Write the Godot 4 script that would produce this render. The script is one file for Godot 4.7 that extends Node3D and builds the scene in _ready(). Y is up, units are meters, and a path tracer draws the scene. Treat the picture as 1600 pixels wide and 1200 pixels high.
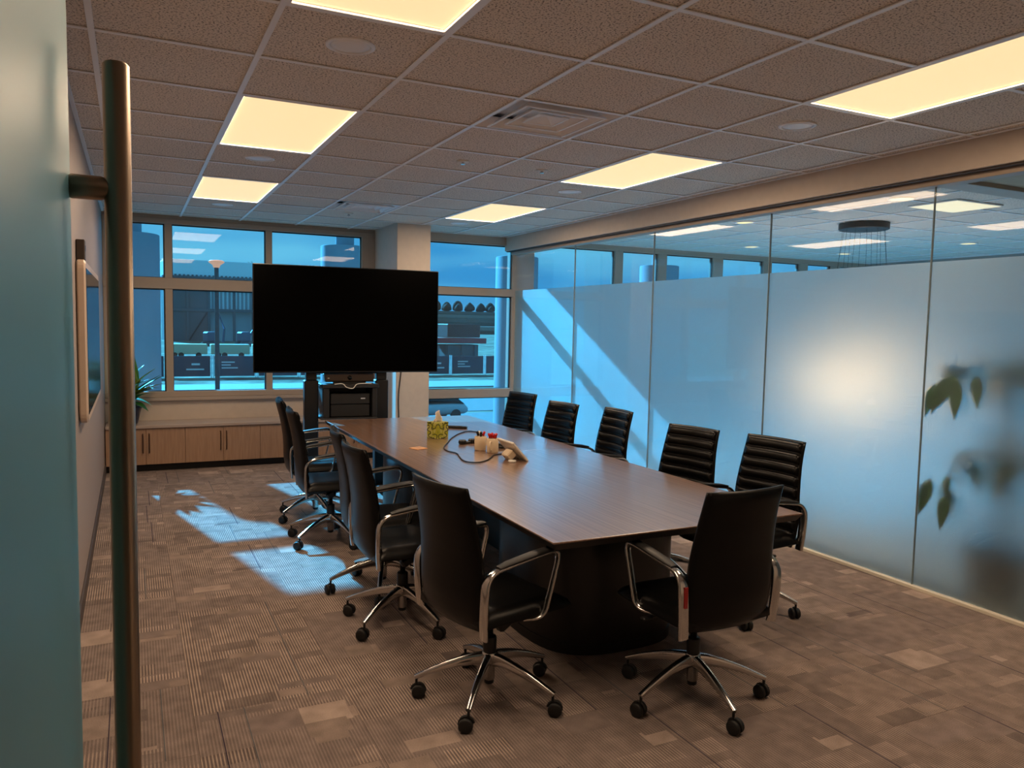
extends Node3D
# A conference room: y up, metres. The camera stands in the open glass door at x 0, z 0; -z runs towards the windows.

const CEIL := 2.69
const GRID := 0.6096
const GX0 := -0.124        # a ceiling grid line across x
const GZ0 := -2.252        # a ceiling grid line across z
const GLASS_X := 4.38      # the glass partition
const WALL_X := -0.27      # the left wall
const WIN_Z := -9.30       # the left windows
const WIN2_Z := -9.02      # the right windows
const GROUND := -4.5       # street level, the room is one floor up

var M := {}
var used := {}
var rng := RandomNumberGenerator.new()

# ------------------------------------------------------------------ naming and nodes
func numbered(n: String) -> String:
	if not used.has(n):
		used[n] = 0
		return n
	used[n] += 1
	return "%s_%03d" % [n, used[n]]

func child_name(parent: Node, n: String) -> String:
	if parent == self:
		return numbered(n)
	var key := "kids_" + n
	var k: int = parent.get_meta(key, 0) if parent.has_meta(key) else 0
	var counts: Dictionary = kid_counts.get(parent.get_instance_id(), {})
	k = counts.get(n, 0)
	counts[n] = k + 1
	kid_counts[parent.get_instance_id()] = counts
	return n if k == 0 else "%s_%03d" % [n, k]
var kid_counts := {}

func tag(o: Node, label: String, category := "", group := "", kind := "") -> Node:
	if label != "":
		o.set_meta("label", label)
	if category != "":
		o.set_meta("category", category)
	if group != "":
		o.set_meta("group", group)
	if kind != "":
		o.set_meta("kind", kind)
	return o

func thing(called: String, label: String, category: String, at := Vector3.ZERO, turn := 0.0, group := "") -> Node3D:
	var o := Node3D.new()
	o.name = numbered(called)
	add_child(o)
	o.position = at
	o.rotation.y = turn
	tag(o, label, category, group)
	return o

func struct(called: String, label: String) -> Node3D:
	var o := Node3D.new()
	o.name = numbered(called)
	add_child(o)
	tag(o, label, "", "", "structure")
	return o

func put(called: String, mesh: Mesh, mat: Material, parent: Node = self, xf := Transform3D.IDENTITY) -> MeshInstance3D:
	var o := MeshInstance3D.new()
	o.name = child_name(parent, called)
	o.mesh = mesh
	o.material_override = mat
	parent.add_child(o)
	o.transform = xf
	return o

func obj(called: String, st: SurfaceTool, mat: Material, parent: Node = self, xf := Transform3D.IDENTITY) -> MeshInstance3D:
	st.generate_normals()
	return put(called, st.commit(), mat, parent, xf)

func copy_of(o: Node3D, label := "") -> Node3D:
	var c: Node3D = o.duplicate()
	var plain: String = o.name
	c.name = numbered(plain)
	add_child(c)
	if label != "":
		c.set_meta("label", label)
	return c

# ------------------------------------------------------------------ shapes
func mb() -> SurfaceTool:
	var st := SurfaceTool.new()
	st.begin(Mesh.PRIMITIVE_TRIANGLES)
	return st

func tri(st: SurfaceTool, a: Vector3, b: Vector3, c: Vector3) -> void:   # counter-clockwise from outside
	st.add_vertex(a); st.add_vertex(c); st.add_vertex(b)

func tri_o(st: SurfaceTool, a: Vector3, b: Vector3, c: Vector3, out: Vector3) -> void:
	if (b - a).cross(c - a).dot(out) < 0.0:
		tri(st, a, c, b)
	else:
		tri(st, a, b, c)

func quad_o(st: SurfaceTool, a: Vector3, b: Vector3, c: Vector3, d: Vector3, out: Vector3) -> void:
	if (c - a).cross(d - b).dot(out) < 0.0:
		tri(st, a, c, b); tri(st, a, d, c)
	else:
		tri(st, a, b, c); tri(st, a, c, d)

# a box with chamfered edges, flat shaded
func cbox(st: SurfaceTool, c: Vector3, size: Vector3, bevel := 0.004, basis := Basis.IDENTITY) -> void:
	st.set_smooth_group(-1)
	var h := size * 0.5
	var b: float = minf(bevel, minf(h.x, minf(h.y, h.z)) * 0.9)
	var P := func(v: Vector3) -> Vector3: return c + basis * v
	for a in 3:
		var u := (a + 1) % 3
		var w := (a + 2) % 3
		for s in [-1.0, 1.0]:
			var q := []
			for k in [[-1.0, -1.0], [1.0, -1.0], [1.0, 1.0], [-1.0, 1.0]]:
				var v := Vector3.ZERO
				v[a] = s * h[a]
				v[u] = k[0] * (h[u] - b)
				v[w] = k[1] * (h[w] - b)
				q.append(P.call(v))
			var n := Vector3.ZERO
			n[a] = s
			quad_o(st, q[0], q[1], q[2], q[3], basis * n)
		if b <= 0.0:
			continue
		for su in [-1.0, 1.0]:
			for sw in [-1.0, 1.0]:
				var v1 := Vector3.ZERO
				var v2 := Vector3.ZERO
				v1[u] = su * h[u]; v1[w] = sw * (h[w] - b)
				v2[u] = su * (h[u] - b); v2[w] = sw * h[w]
				var e := Vector3.ZERO
				e[a] = h[a] - b
				var n2 := Vector3.ZERO
				n2[u] = su; n2[w] = sw
				quad_o(st, P.call(v1 - e), P.call(v2 - e), P.call(v2 + e), P.call(v1 + e), basis * n2)
	if b > 0.0:
		for sx in [-1.0, 1.0]:
			for sy in [-1.0, 1.0]:
				for sz in [-1.0, 1.0]:
					var s3 := Vector3(sx, sy, sz)
					tri_o(st, P.call(Vector3(sx * h.x, sy * (h.y - b), sz * (h.z - b))), P.call(Vector3(sx * (h.x - b), sy * h.y, sz * (h.z - b))), P.call(Vector3(sx * (h.x - b), sy * (h.y - b), sz * h.z)), basis * s3)

func ext(st: SurfaceTool, lo: Vector3, hi: Vector3, bevel := 0.004) -> void:
	cbox(st, (lo + hi) * 0.5, hi - lo, bevel)

func bx(called: String, lo: Vector3, hi: Vector3, mat: Material, parent: Node = self, bevel := 0.004) -> MeshInstance3D:
	var st := mb()
	ext(st, lo, hi, bevel)
	return obj(called, st, mat, parent)

# skin between rings of equal length
func loft(st: SurfaceTool, rings: Array, caps := true, smooth := true, closed := true) -> void:
	st.set_smooth_group(0 if smooth else -1)
	var mids := []
	for r in rings:
		var m := Vector3.ZERO
		for p: Vector3 in r:
			m += p
		mids.append(m / float(r.size()))
	for i in rings.size() - 1:
		var a: Array = rings[i]
		var b: Array = rings[i + 1]
		var n := a.size()
		for k in (n if closed else n - 1):
			var j := (k + 1) % n
			var mid: Vector3 = (a[k] + a[j] + b[k] + b[j]) * 0.25
			quad_o(st, a[k], a[j], b[j], b[k], mid - (mids[i] + mids[i + 1]) * 0.5)
	if caps:
		st.set_smooth_group(-1)
		for e in [0, rings.size() - 1]:
			var r: Array = rings[e]
			var inner: int = 1 if e == 0 else rings.size() - 2
			var out: Vector3 = mids[e] - mids[inner]
			for k in r.size():
				tri_o(st, mids[e], r[k], r[(k + 1) % r.size()], out)

func ring(c: Vector3, ax: Vector3, ay: Vector3, n: int, power := 2.0) -> Array:
	var r := []
	for k in n:
		var t := TAU * (k + 0.5) / n
		var x: float = signf(cos(t)) * pow(absf(cos(t)), 2.0 / power)
		var y: float = signf(sin(t)) * pow(absf(sin(t)), 2.0 / power)
		r.append(c + ax * x + ay * y)
	return r

# a tube through points; rx across, ry along the running up vector, one value or one per point
func tube(st: SurfaceTool, pts: Array, rx, ry = null, n := 10, power := 2.0, up := Vector3.UP) -> void:
	var rings := []
	var ref := up
	for i in pts.size():
		var d: Vector3 = (pts[mini(i + 1, pts.size() - 1)] - pts[maxi(i - 1, 0)]).normalized()
		if absf(d.dot(ref)) > 0.98:
			ref = Vector3.RIGHT if absf(d.x) < 0.7 else Vector3.BACK
		var side := d.cross(ref).normalized()
		var top := side.cross(d).normalized()
		ref = top
		var a: float = rx[i] if rx is Array else rx
		var b: float = a
		if ry != null:
			b = ry[i] if ry is Array else ry
		rings.append(ring(pts[i], side * a, top * b, n, power))
	loft(st, rings)

func lathe(st: SurfaceTool, profile: Array, n := 24, at := Vector3.ZERO, smooth := true, caps := true) -> void:
	var rings := []
	for p in profile:
		var r := []
		for k in n:
			var t := TAU * k / n
			r.append(at + Vector3(cos(t) * p[0], p[1], sin(t) * p[0]))
		rings.append(r)
	# orientation from the profile itself: a lathe may fold inward
	st.set_smooth_group(0 if smooth else -1)
	for i in rings.size() - 1:
		var dr: float = profile[i + 1][0] - profile[i][0]
		var dy: float = profile[i + 1][1] - profile[i][1]
		for k in n:
			var j := (k + 1) % n
			var t := TAU * (k + 0.5) / n
			var out := Vector3(cos(t) * dy, -dr, sin(t) * dy)
			quad_o(st, rings[i][k], rings[i][j], rings[i + 1][j], rings[i + 1][k], out)
	if caps:
		st.set_smooth_group(-1)
		for e in [0, rings.size() - 1]:
			var c := at + Vector3(0, profile[e][1], 0)
			for k in n:
				if profile[e][0] > 0.0001:
					tri_o(st, c, rings[e][k], rings[e][(k + 1) % n], Vector3(0, -1.0 if e == 0 else 1.0, 0))

# a padded sheet: f(u, v, s) gives the front (s 1) and the back (s -1)
func slab(st: SurfaceTool, f: Callable, nu: int, nv: int) -> void:
	st.set_smooth_group(0)
	var g := {}
	for s in [-1, 1]:
		for i in nu + 1:
			for j in nv + 1:
				g[[s, i, j]] = f.call(float(i) / nu, float(j) / nv, float(s))
	for i in nu:
		for j in nv:
			var out: Vector3 = g[[1, i, j]] - g[[-1, i, j]] + g[[1, i + 1, j + 1]] - g[[-1, i + 1, j + 1]]
			if out.length() < 0.0001:
				out = f.call(0.5, 0.5, 1.0) - f.call(0.5, 0.5, -1.0)
			for s in [-1, 1]:
				quad_o(st, g[[s, i, j]], g[[s, i + 1, j]], g[[s, i + 1, j + 1]], g[[s, i, j + 1]], out * s)
	var c: Vector3 = (f.call(0.5, 0.5, 1.0) + f.call(0.5, 0.5, -1.0)) * 0.5
	for i in nu:
		for j in [0, nv]:
			var m: Vector3 = (g[[1, i, j]] + g[[-1, i + 1, j]]) * 0.5
			quad_o(st, g[[1, i, j]], g[[1, i + 1, j]], g[[-1, i + 1, j]], g[[-1, i, j]], m - c)
	for j in nv:
		for i in [0, nu]:
			var m: Vector3 = (g[[1, i, j]] + g[[-1, i, j + 1]]) * 0.5
			quad_o(st, g[[1, i, j]], g[[1, i, j + 1]], g[[-1, i, j + 1]], g[[-1, i, j]], m - c)

# smooth path through points
func smooth_path(pts: Array, steps := 6) -> Array:
	var out := []
	for i in pts.size() - 1:
		var p0: Vector3 = pts[maxi(i - 1, 0)]
		var p1: Vector3 = pts[i]
		var p2: Vector3 = pts[i + 1]
		var p3: Vector3 = pts[mini(i + 2, pts.size() - 1)]
		for k in steps:
			out.append(p1.cubic_interpolate(p2, p0, p3, float(k) / steps))
	out.append(pts[-1])
	return out

# ------------------------------------------------------------------ materials
func mat(c: Color, rough := 0.6, metal := 0.0, spec := 0.5) -> StandardMaterial3D:
	var m := StandardMaterial3D.new()
	m.albedo_color = c
	m.roughness = rough
	m.metallic = metal
	m.metallic_specular = spec
	return m

func noise(seed_: int, freq: float, oct := 3) -> FastNoiseLite:
	var n := FastNoiseLite.new()
	n.seed = seed_
	n.frequency = freq
	n.fractal_octaves = oct
	return n

func tex(im: Image) -> ImageTexture:
	return ImageTexture.create_from_image(im)

func wood_image(w: int, h: int, ca: Color, cb: Color, cc: Color, seed_: int, across := 0.05, along := 0.004) -> Image:
	var im := Image.create(w, h, false, Image.FORMAT_RGB8)
	var n1 := noise(seed_, 1.0, 2)
	var n2 := noise(seed_ + 7, 1.0, 2)
	for y in h:
		for x in w:
			# blended with a shifted copy so that the repeat joins
			var fy := float(y) / h
			var a := n1.get_noise_2d(x * across, y * along) * (1.0 - fy) + n1.get_noise_2d(x * across, (y - h) * along) * fy
			var f := n2.get_noise_2d(x * across * 6.0, y * along * 2.0) * (1.0 - fy) + n2.get_noise_2d(x * across * 6.0, (y - h) * along * 2.0) * fy
			var c := ca.lerp(cb, clampf(0.5 + a * 1.1, 0.0, 1.0))
			c = c.lerp(cc, clampf(f * 1.2, 0.0, 0.7))
			im.set_pixel(x, y, c)
	return im

func carpet_image(seed_: int) -> Image:
	# one carpet tile: fine ribs along v, a patchwork of plain and ribbed blocks, a thin coloured line or two
	var s := 432
	var im := Image.create(s, s, false, Image.FORMAT_RGB8)
	var r := RandomNumberGenerator.new()
	r.seed = seed_
	var style := PackedInt32Array()
	style.resize(s * s)
	var blocks := []
	blocks.append([0, 0, s, s, [0, 4, 1][r.randi() % 3], 0.0])
	for k in 11:
		var bw: int = 9 * r.randi_range(7, 26)
		var bh: int = 9 * r.randi_range(4, 15)
		blocks.append([9 * r.randi_range(-4, 44), 9 * r.randi_range(-3, 44), bw, bh, r.randi_range(0, 4), r.randf_range(-0.10, 0.10)])
	var shade := PackedFloat32Array()
	shade.resize(s * s)
	for b in blocks:
		for y in range(maxi(0, b[1]), mini(s, b[1] + b[3])):
			for x in range(maxi(0, b[0]), mini(s, b[0] + b[2])):
				style[y * s + x] = b[4]
				shade[y * s + x] = b[5]
	var pile := noise(seed_ + 3, 0.45, 2)
	var patch := noise(seed_ + 5, 0.012, 2)
	var dark := Color(0.415, 0.375, 0.365)
	var mid := Color(0.51, 0.46, 0.44)
	var tan_ := Color(0.645, 0.58, 0.535)
	var lines := []
	for k in r.randi_range(0, 2):
		lines.append([9 * r.randi_range(3, 44), Color(0.24, 0.22, 0.27) if r.randf() < 0.7 else Color(0.36, 0.37, 0.38)])
	for y in s:
		for x in s:
			var c: Color
			var on := (x % 9) < 4
			match style[y * s + x]:
				0: c = tan_ if on else dark
				1: c = mid.lerp(tan_, 0.25) if on else dark.lerp(mid, 0.5)
				2: c = tan_.lerp(mid, 0.5)
				3: c = mid.lerp(dark, 0.4)
				_: c = tan_.lerp(mid, 0.35) if on else dark.lerp(mid, 0.3)
			var g := 1.0 + shade[y * s + x] + pile.get_noise_2d(x, y) * 0.28 + patch.get_noise_2d(x, y) * 0.10
			for l in lines:
				if absi(x - l[0]) <= 1:
					c = l[1]
			im.set_pixel(x, y, Color(c.r * g, c.g * g, c.b * g))
	return im

func ceiling_image(seed_: int) -> Image:
	var s := 320
	var im := Image.create(s, s, false, Image.FORMAT_RGB8)
	var n1 := noise(seed_, 0.16, 3)
	var n2 := noise(seed_ + 1, 0.5, 2)
	for y in s:
		for x in s:
			var v := 0.93 + n2.get_noise_2d(x, y) * 0.05
			var hole := n1.get_noise_2d(x, y)
			if hole > 0.26:
				v -= clampf((hole - 0.26) * 3.2, 0.0, 0.42)
			im.set_pixel(x, y, Color(v, v * 0.965, v * 0.93))
	return im

func grain_image(seed_: int, freq: float, lo: float, hi: float, s := 256) -> Image:
	var im := Image.create(s, s, false, Image.FORMAT_RGB8)
	var n := noise(seed_, freq, 3)
	for y in s:
		for x in s:
			var v := lerpf(lo, hi, 0.5 + 0.5 * n.get_noise_2d(x, y))
			im.set_pixel(x, y, Color(v, v, v))
	return im

func triplanar(m: StandardMaterial3D, scale_: Vector3, world := true) -> StandardMaterial3D:
	m.uv1_triplanar = true
	m.uv1_world_triplanar = world
	m.uv1_scale = scale_
	return m

func make_materials() -> void:
	M.paint = mat(Color(0.80, 0.745, 0.69), 0.62)
	M.paint.albedo_texture = tex(grain_image(11, 0.05, 0.96, 1.0))
	triplanar(M.paint, Vector3(0.7, 0.7, 0.7))
	M.mauve_paint = mat(Color(0.60, 0.555, 0.535), 0.55)
	M.grey_paint = mat(Color(0.55, 0.55, 0.54), 0.7)
	M.olive_paint = mat(Color(0.66, 0.60, 0.50), 0.7)
	M.frame = mat(Color(0.66, 0.60, 0.545), 0.5, 0.0, 0.5)
	M.dark_gasket = mat(Color(0.10, 0.10, 0.11), 0.5)
	M.base_vinyl = mat(Color(0.27, 0.24, 0.23), 0.55)
	M.white_track = mat(Color(0.86, 0.83, 0.76), 0.45)
	M.grid = mat(Color(0.96, 0.96, 0.97), 0.4)
	M.tile = []
	for k in 3:
		var m := mat(Color(0.98, 0.97, 0.96), 0.9, 0.0, 0.2)
		m.albedo_texture = tex(ceiling_image(50 + k * 9))
		M.tile.append(m)
	M.carpet = []
	for k in 9:
		var m := mat(Color(1, 1, 1), 0.95, 0.0, 0.1)
		m.albedo_texture = tex(carpet_image(900 + 31 * k))
		M.carpet.append(m)
	M.far_floor = mat(Color(0.84, 0.83, 0.81), 0.3)
	M.far_floor.albedo_texture = tex(grain_image(77, 0.08, 0.8, 1.0))
	triplanar(M.far_floor, Vector3(0.5, 0.5, 0.5))
	M.slab = mat(Color(0.5, 0.48, 0.46), 0.9)
	# glass
	M.pane = mat(Color(0.9, 0.95, 0.97, 0.008), 0.0, 0.0, 0.38)
	M.pane.transparency = BaseMaterial3D.TRANSPARENCY_ALPHA
	M.window_glass = mat(Color(0.75, 0.85, 0.92, 0.04), 0.0, 0.0, 0.27)
	M.window_glass.transparency = BaseMaterial3D.TRANSPARENCY_ALPHA
	M.frost = mat(Color(0.875, 0.925, 0.935, 0.01), 0.62, 0.0, 0.4)
	M.frost.refraction_enabled = true
	M.frost.refraction_scale = 0.028
	M.frost.transparency = BaseMaterial3D.TRANSPARENCY_ALPHA
	M.door_glass = mat(Color(0.46, 0.76, 0.84, 0.30), 0.45)
	M.door_glass.refraction_enabled = true
	M.door_glass.refraction_scale = 0.05
	M.door_glass.transparency = BaseMaterial3D.TRANSPARENCY_ALPHA
	M.glass_edge = mat(Color(0.50, 0.57, 0.60), 0.25)
	# metals and plastics
	M.chrome = mat(Color(0.80, 0.79, 0.78), 0.16, 1.0)
	M.steel = mat(Color(0.62, 0.55, 0.48), 0.36, 1.0)
	M.black = mat(Color(0.035, 0.035, 0.038), 0.45)
	M.black_gloss = mat(Color(0.012, 0.012, 0.014), 0.12)
	M.screen = mat(Color(0.004, 0.004, 0.005), 0.25, 0.0, 0.15)
	M.charcoal = mat(Color(0.12, 0.12, 0.125), 0.5)
	M.rubber = mat(Color(0.05, 0.05, 0.052), 0.6)
	M.leather = mat(Color(0.024, 0.023, 0.024), 0.38, 0.0, 0.33)
	M.leather.roughness_texture = tex(grain_image(21, 0.22, 0.75, 1.0, 128))
	triplanar(M.leather, Vector3(6, 6, 6), false)
	M.pad = mat(Color(0.05, 0.045, 0.044), 0.5)
	M.red = mat(Color(0.62, 0.10, 0.10), 0.5)
	# wood
	M.table = mat(Color(1, 1, 1), 0.30, 0.0, 0.6)
	M.table.clearcoat_enabled = true
	M.table.clearcoat = 1.0
	M.table.clearcoat_roughness = 0.2
	M.table.albedo_texture = tex(wood_image(512, 512, Color(0.43, 0.32, 0.255), Color(0.55, 0.425, 0.35), Color(0.36, 0.26, 0.20), 5, 0.07, 0.0035))
	triplanar(M.table, Vector3(1.0 / 0.72, 1.0, 1.0 / 2.3))
	M.table_edge = mat(Color(0.115, 0.085, 0.072), 0.4)
	M.table_base = mat(Color(0.055, 0.048, 0.046), 0.35)
	M.laminate = mat(Color(1, 1, 1), 0.5)
	M.laminate.albedo_texture = tex(wood_image(256, 256, Color(0.60, 0.475, 0.38), Color(0.66, 0.53, 0.43), Color(0.57, 0.45, 0.355), 15, 0.08, 0.006))
	triplanar(M.laminate, Vector3(1.5, 1.5, 1.5))
	M.counter = mat(Color(0.66, 0.60, 0.56), 0.22)
	M.handle = mat(Color(0.33, 0.24, 0.19), 0.35, 0.8)
	# small things
	M.cream = mat(Color(0.86, 0.78, 0.66), 0.3)
	M.paper = mat(Color(0.95, 0.91, 0.88), 0.85)
	M.paper.backlight_enabled = true
	M.paper.backlight = Color(0.4, 0.38, 0.36)
	M.tan_card = mat(Color(0.80, 0.60, 0.42), 0.6)
	M.marker_red = mat(Color(0.75, 0.09, 0.08), 0.4)
	M.white_plastic = mat(Color(0.86, 0.84, 0.80), 0.4)
	M.beige_plastic = mat(Color(0.76, 0.68, 0.61), 0.35)
	M.cable = mat(Color(0.06, 0.075, 0.11), 0.5)
	M.brown_box = mat(Color(0.20, 0.15, 0.12), 0.5)
	M.pot_blue = mat(Color(0.11, 0.16, 0.26), 0.25)
	M.pot_grey = mat(Color(0.24, 0.22, 0.21), 0.5)
	M.soil = mat(Color(0.11, 0.08, 0.06), 0.95)
	M.leaf = mat(Color(0.17, 0.36, 0.11), 0.42)
	M.leaf.backlight_enabled = true
	M.leaf.backlight = Color(0.16, 0.34, 0.08)
	M.leaf_edge = mat(Color(0.42, 0.50, 0.14), 0.45)
	M.bark = mat(Color(0.20, 0.15, 0.11), 0.9)
	# the tissue box print: dark scribbled loops on yellow green
	var ti := Image.create(128, 128, false, Image.FORMAT_RGB8)
	var tn := noise(4, 0.032, 1)
	for y in 128:
		for x in 128:
			var v := absf(tn.get_noise_2d(x, y))
			var c := Color(0.62, 0.62, 0.16) if tn.get_noise_2d(x + 300, y) < 0.05 else Color(0.70, 0.68, 0.36)
			if v < 0.17:
				c = Color(0.10, 0.13, 0.08)
			ti.set_pixel(x, y, c)
	M.tissue_print = mat(Color(1, 1, 1), 0.55)
	M.tissue_print.albedo_texture = tex(ti)
	triplanar(M.tissue_print, Vector3(4.5, 4.5, 4.5), false)
	# outdoors
	M.ext_col = mat(Color(0.50, 0.52, 0.56), 0.8, 0.0, 0.2)
	M.ground = mat(Color(1, 1, 1), 0.95, 0.0, 0.1)
	var gi := Image.create(256, 256, false, Image.FORMAT_RGB8)
	var g1 := noise(8, 0.02, 4)
	var g2 := noise(9, 0.11, 3)
	for y in 256:
		for x in 256:
			var v := 0.44 + g1.get_noise_2d(x, y) * 0.20 + g2.get_noise_2d(x, y) * 0.10
			gi.set_pixel(x, y, Color(v * 1.05, v, v * 0.88))
	M.ground.albedo_texture = tex(gi)
	triplanar(M.ground, Vector3(0.02, 0.02, 0.02))
	M.asphalt = mat(Color(0.42, 0.43, 0.44), 0.9)
	M.asphalt.albedo_texture = tex(grain_image(31, 0.06, 0.75, 1.0))
	triplanar(M.asphalt, Vector3(0.1, 0.1, 0.1))
	M.snow = mat(Color(0.50, 0.51, 0.53), 0.9)
	M.hill = mat(Color(0.34, 0.33, 0.30), 0.95)
	M.hill_band = mat(Color(0.45, 0.43, 0.39), 0.95)
	M.hill_tree = mat(Color(0.085, 0.10, 0.085), 0.95)
	M.metal_wall = mat(Color(0.66, 0.67, 0.69), 0.6)
	M.metal_light = mat(Color(0.88, 0.89, 0.91), 0.6)
	M.dark_build = mat(Color(0.36, 0.36, 0.38), 0.7)
	M.banner = mat(Color(0.20, 0.23, 0.30), 0.7)
	M.banner_ink = mat(Color(0.85, 0.85, 0.85), 0.7)
	M.yellow = mat(Color(0.80, 0.72, 0.60), 0.6)
	M.rust = mat(Color(0.33, 0.16, 0.14), 0.7)
	M.stripe_red = mat(Color(0.68, 0.20, 0.22), 0.6)
	M.car_paint = mat(Color(0.66, 0.70, 0.72), 0.25)
	M.car_glass = mat(Color(0.03, 0.04, 0.05), 0.08)
	M.pole = mat(Color(0.18, 0.17, 0.18), 0.5)
	M.lamp_head = glow(Color(0.85, 0.60, 0.45), 0.7)
	M.excavator = mat(Color(0.30, 0.33, 0.42), 0.6)

func glow(c: Color, energy: float) -> StandardMaterial3D:
	var m := mat(c, 0.6)
	m.emission_enabled = true
	m.emission = c
	m.emission_energy_multiplier = energy
	return m

# ------------------------------------------------------------------ the scene
func _ready() -> void:
	rng.seed = 4711
	camera_and_light()
	make_materials()
	build_floor()
	build_ceiling()
	build_walls()
	build_windows()
	build_partition()
	build_door()
	build_ceiling_fixtures()
	build_next_room()
	build_table()
	build_chairs()
	build_cabinets()
	build_tv()
	build_wall_display()
	build_table_things()
	build_plants()
	build_outdoors()

func camera_and_light() -> void:
	var cam := Camera3D.new()
	cam.name = "camera"
	add_child(cam)
	cam.fov = rad_to_deg(2.0 * atan(600.0 / 1218.4))
	cam.near = 0.02
	cam.far = 2000.0
	var yaw := 0.453626
	var pitch := -0.076085
	var roll := 0.0198619
	var fwd := Vector3(sin(yaw) * cos(pitch), sin(pitch), -cos(yaw) * cos(pitch))
	var r0 := Vector3(cos(yaw), 0, sin(yaw))
	var u0 := r0.cross(fwd)
	var right := r0 * cos(roll) + u0 * sin(roll)
	var up := u0 * cos(roll) - r0 * sin(roll)
	cam.transform = Transform3D(Basis(right, up, -fwd), Vector3(0, 1.6, 0))
	cam.current = true

	var env := Environment.new()
	env.tonemap_mode = Environment.TONE_MAPPER_LINEAR
	env.tonemap_exposure = 1.0
	env.background_mode = Environment.BG_SKY
	env.sdfgi_enabled = true
	env.ssao_enabled = true
	env.ssil_enabled = true
	var sky := Sky.new()
	var pano := PanoramaSkyMaterial.new()
	pano.panorama = tex(sky_image())
	sky.sky_material = pano
	env.sky = sky
	env.background_energy_multiplier = 1.0
	var we := WorldEnvironment.new()
	we.name = "world_environment"
	we.environment = env
	add_child(we)

	var sun := DirectionalLight3D.new()
	sun.name = "sun"
	add_child(sun)
	# read from the floor patches: for each metre down the light runs 0.40 m to +x and 1.83 m to +z
	sun.look_at_from_position(Vector3.ZERO, Vector3(0.40, -1.0, 1.83), Vector3.UP)
	sun.light_color = Color(0.30, 0.76, 1.0)
	sun.light_energy = 8.0
	sun.light_angular_distance = 0.9
	sun.shadow_enabled = true
	sun.sky_mode = DirectionalLight3D.SKY_MODE_LIGHT_ONLY

func sky_image() -> Image:
	# late daylight seen by a camera set for warm lamps: blue with long thin streaks of cloud all round
	var w := 1024
	var h := 512
	var im := Image.create(w, h, false, Image.FORMAT_RGBF)
	var n1 := noise(3, 1.0, 4)
	var n2 := noise(13, 1.0, 3)
	for y in h:
		var el := (0.5 - (y + 0.5) / h) * PI
		for x in w:
			var az := TAU * x / w
			var p := Vector3(cos(az), 0, sin(az)) * 2.2
			var a := n1.get_noise_3d(p.x, el * 16.0, p.z) + 0.35 * n2.get_noise_3d(p.x * 1.6, el * 40.0, p.z * 1.6)
			var t := clampf(0.45 + a * 0.95, 0.0, 1.0)
			var low := Color(0.028, 0.30, 0.68)
			var high := Color(0.13, 0.58, 0.88)
			var c := low.lerp(high, t)
			im.set_pixel(x, y, c)
	return im

# ------------------------------------------------------------------ room shell
func build_floor() -> void:
	var f := struct("floor", "brown patterned carpet tile floor of the conference room")
	bx("floor_slab", Vector3(WALL_X, -0.3, -9.45), Vector3(10.9, -0.012, 2.3), M.slab, f, 0.0)
	# each carpet tile is a piece of its own
	var t := 0.6096
	var st := mb()
	st.set_smooth_group(-1)
	var h := t * 0.5 - 0.0006
	var b := 0.003
	var top := 0.0
	var c := [Vector3(-h, top, -h), Vector3(h, top, -h), Vector3(h, top, h), Vector3(-h, top, h)]
	var uvs := [Vector2(0, 0), Vector2(1, 0), Vector2(1, 1), Vector2(0, 1)]
	for q in [[0, 2, 1], [0, 3, 2]]:
		for k in [q[0], q[2], q[1]]:
			st.set_uv(uvs[k]); st.add_vertex(c[k])
	for k in 4:
		var a: Vector3 = c[k]
		var e: Vector3 = c[(k + 1) % 4]
		var out := ((a + e) * 0.5).normalized()
		var lo := Vector3(0, -0.012, 0) - Vector3(0, top, 0)
		st.set_uv(uvs[k])
		quad_o(st, a, e, e + lo + out * 0.0004, a + lo + out * 0.0004, out)
	st.generate_normals()
	var mesh := st.commit()
	var cols := 8
	var rows := 16
	for i in cols:
		for j in rows:
			var z := -3.58 - 0.6096 * 0.5 + (j - 9) * t + (t * 0.5 if i % 2 == 1 else 0.0)
			var x := 0.199 - 0.6096 * 0.5 + i * t
			if z < -9.1 or z > 0.5:
				continue
			var o := put("carpet_tile", mesh, M.carpet[rng.randi() % 9], f, Transform3D(Basis.IDENTITY, Vector3(x, 0, z)))
			o.set_meta("kind", "")
			o.remove_meta("kind")

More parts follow.
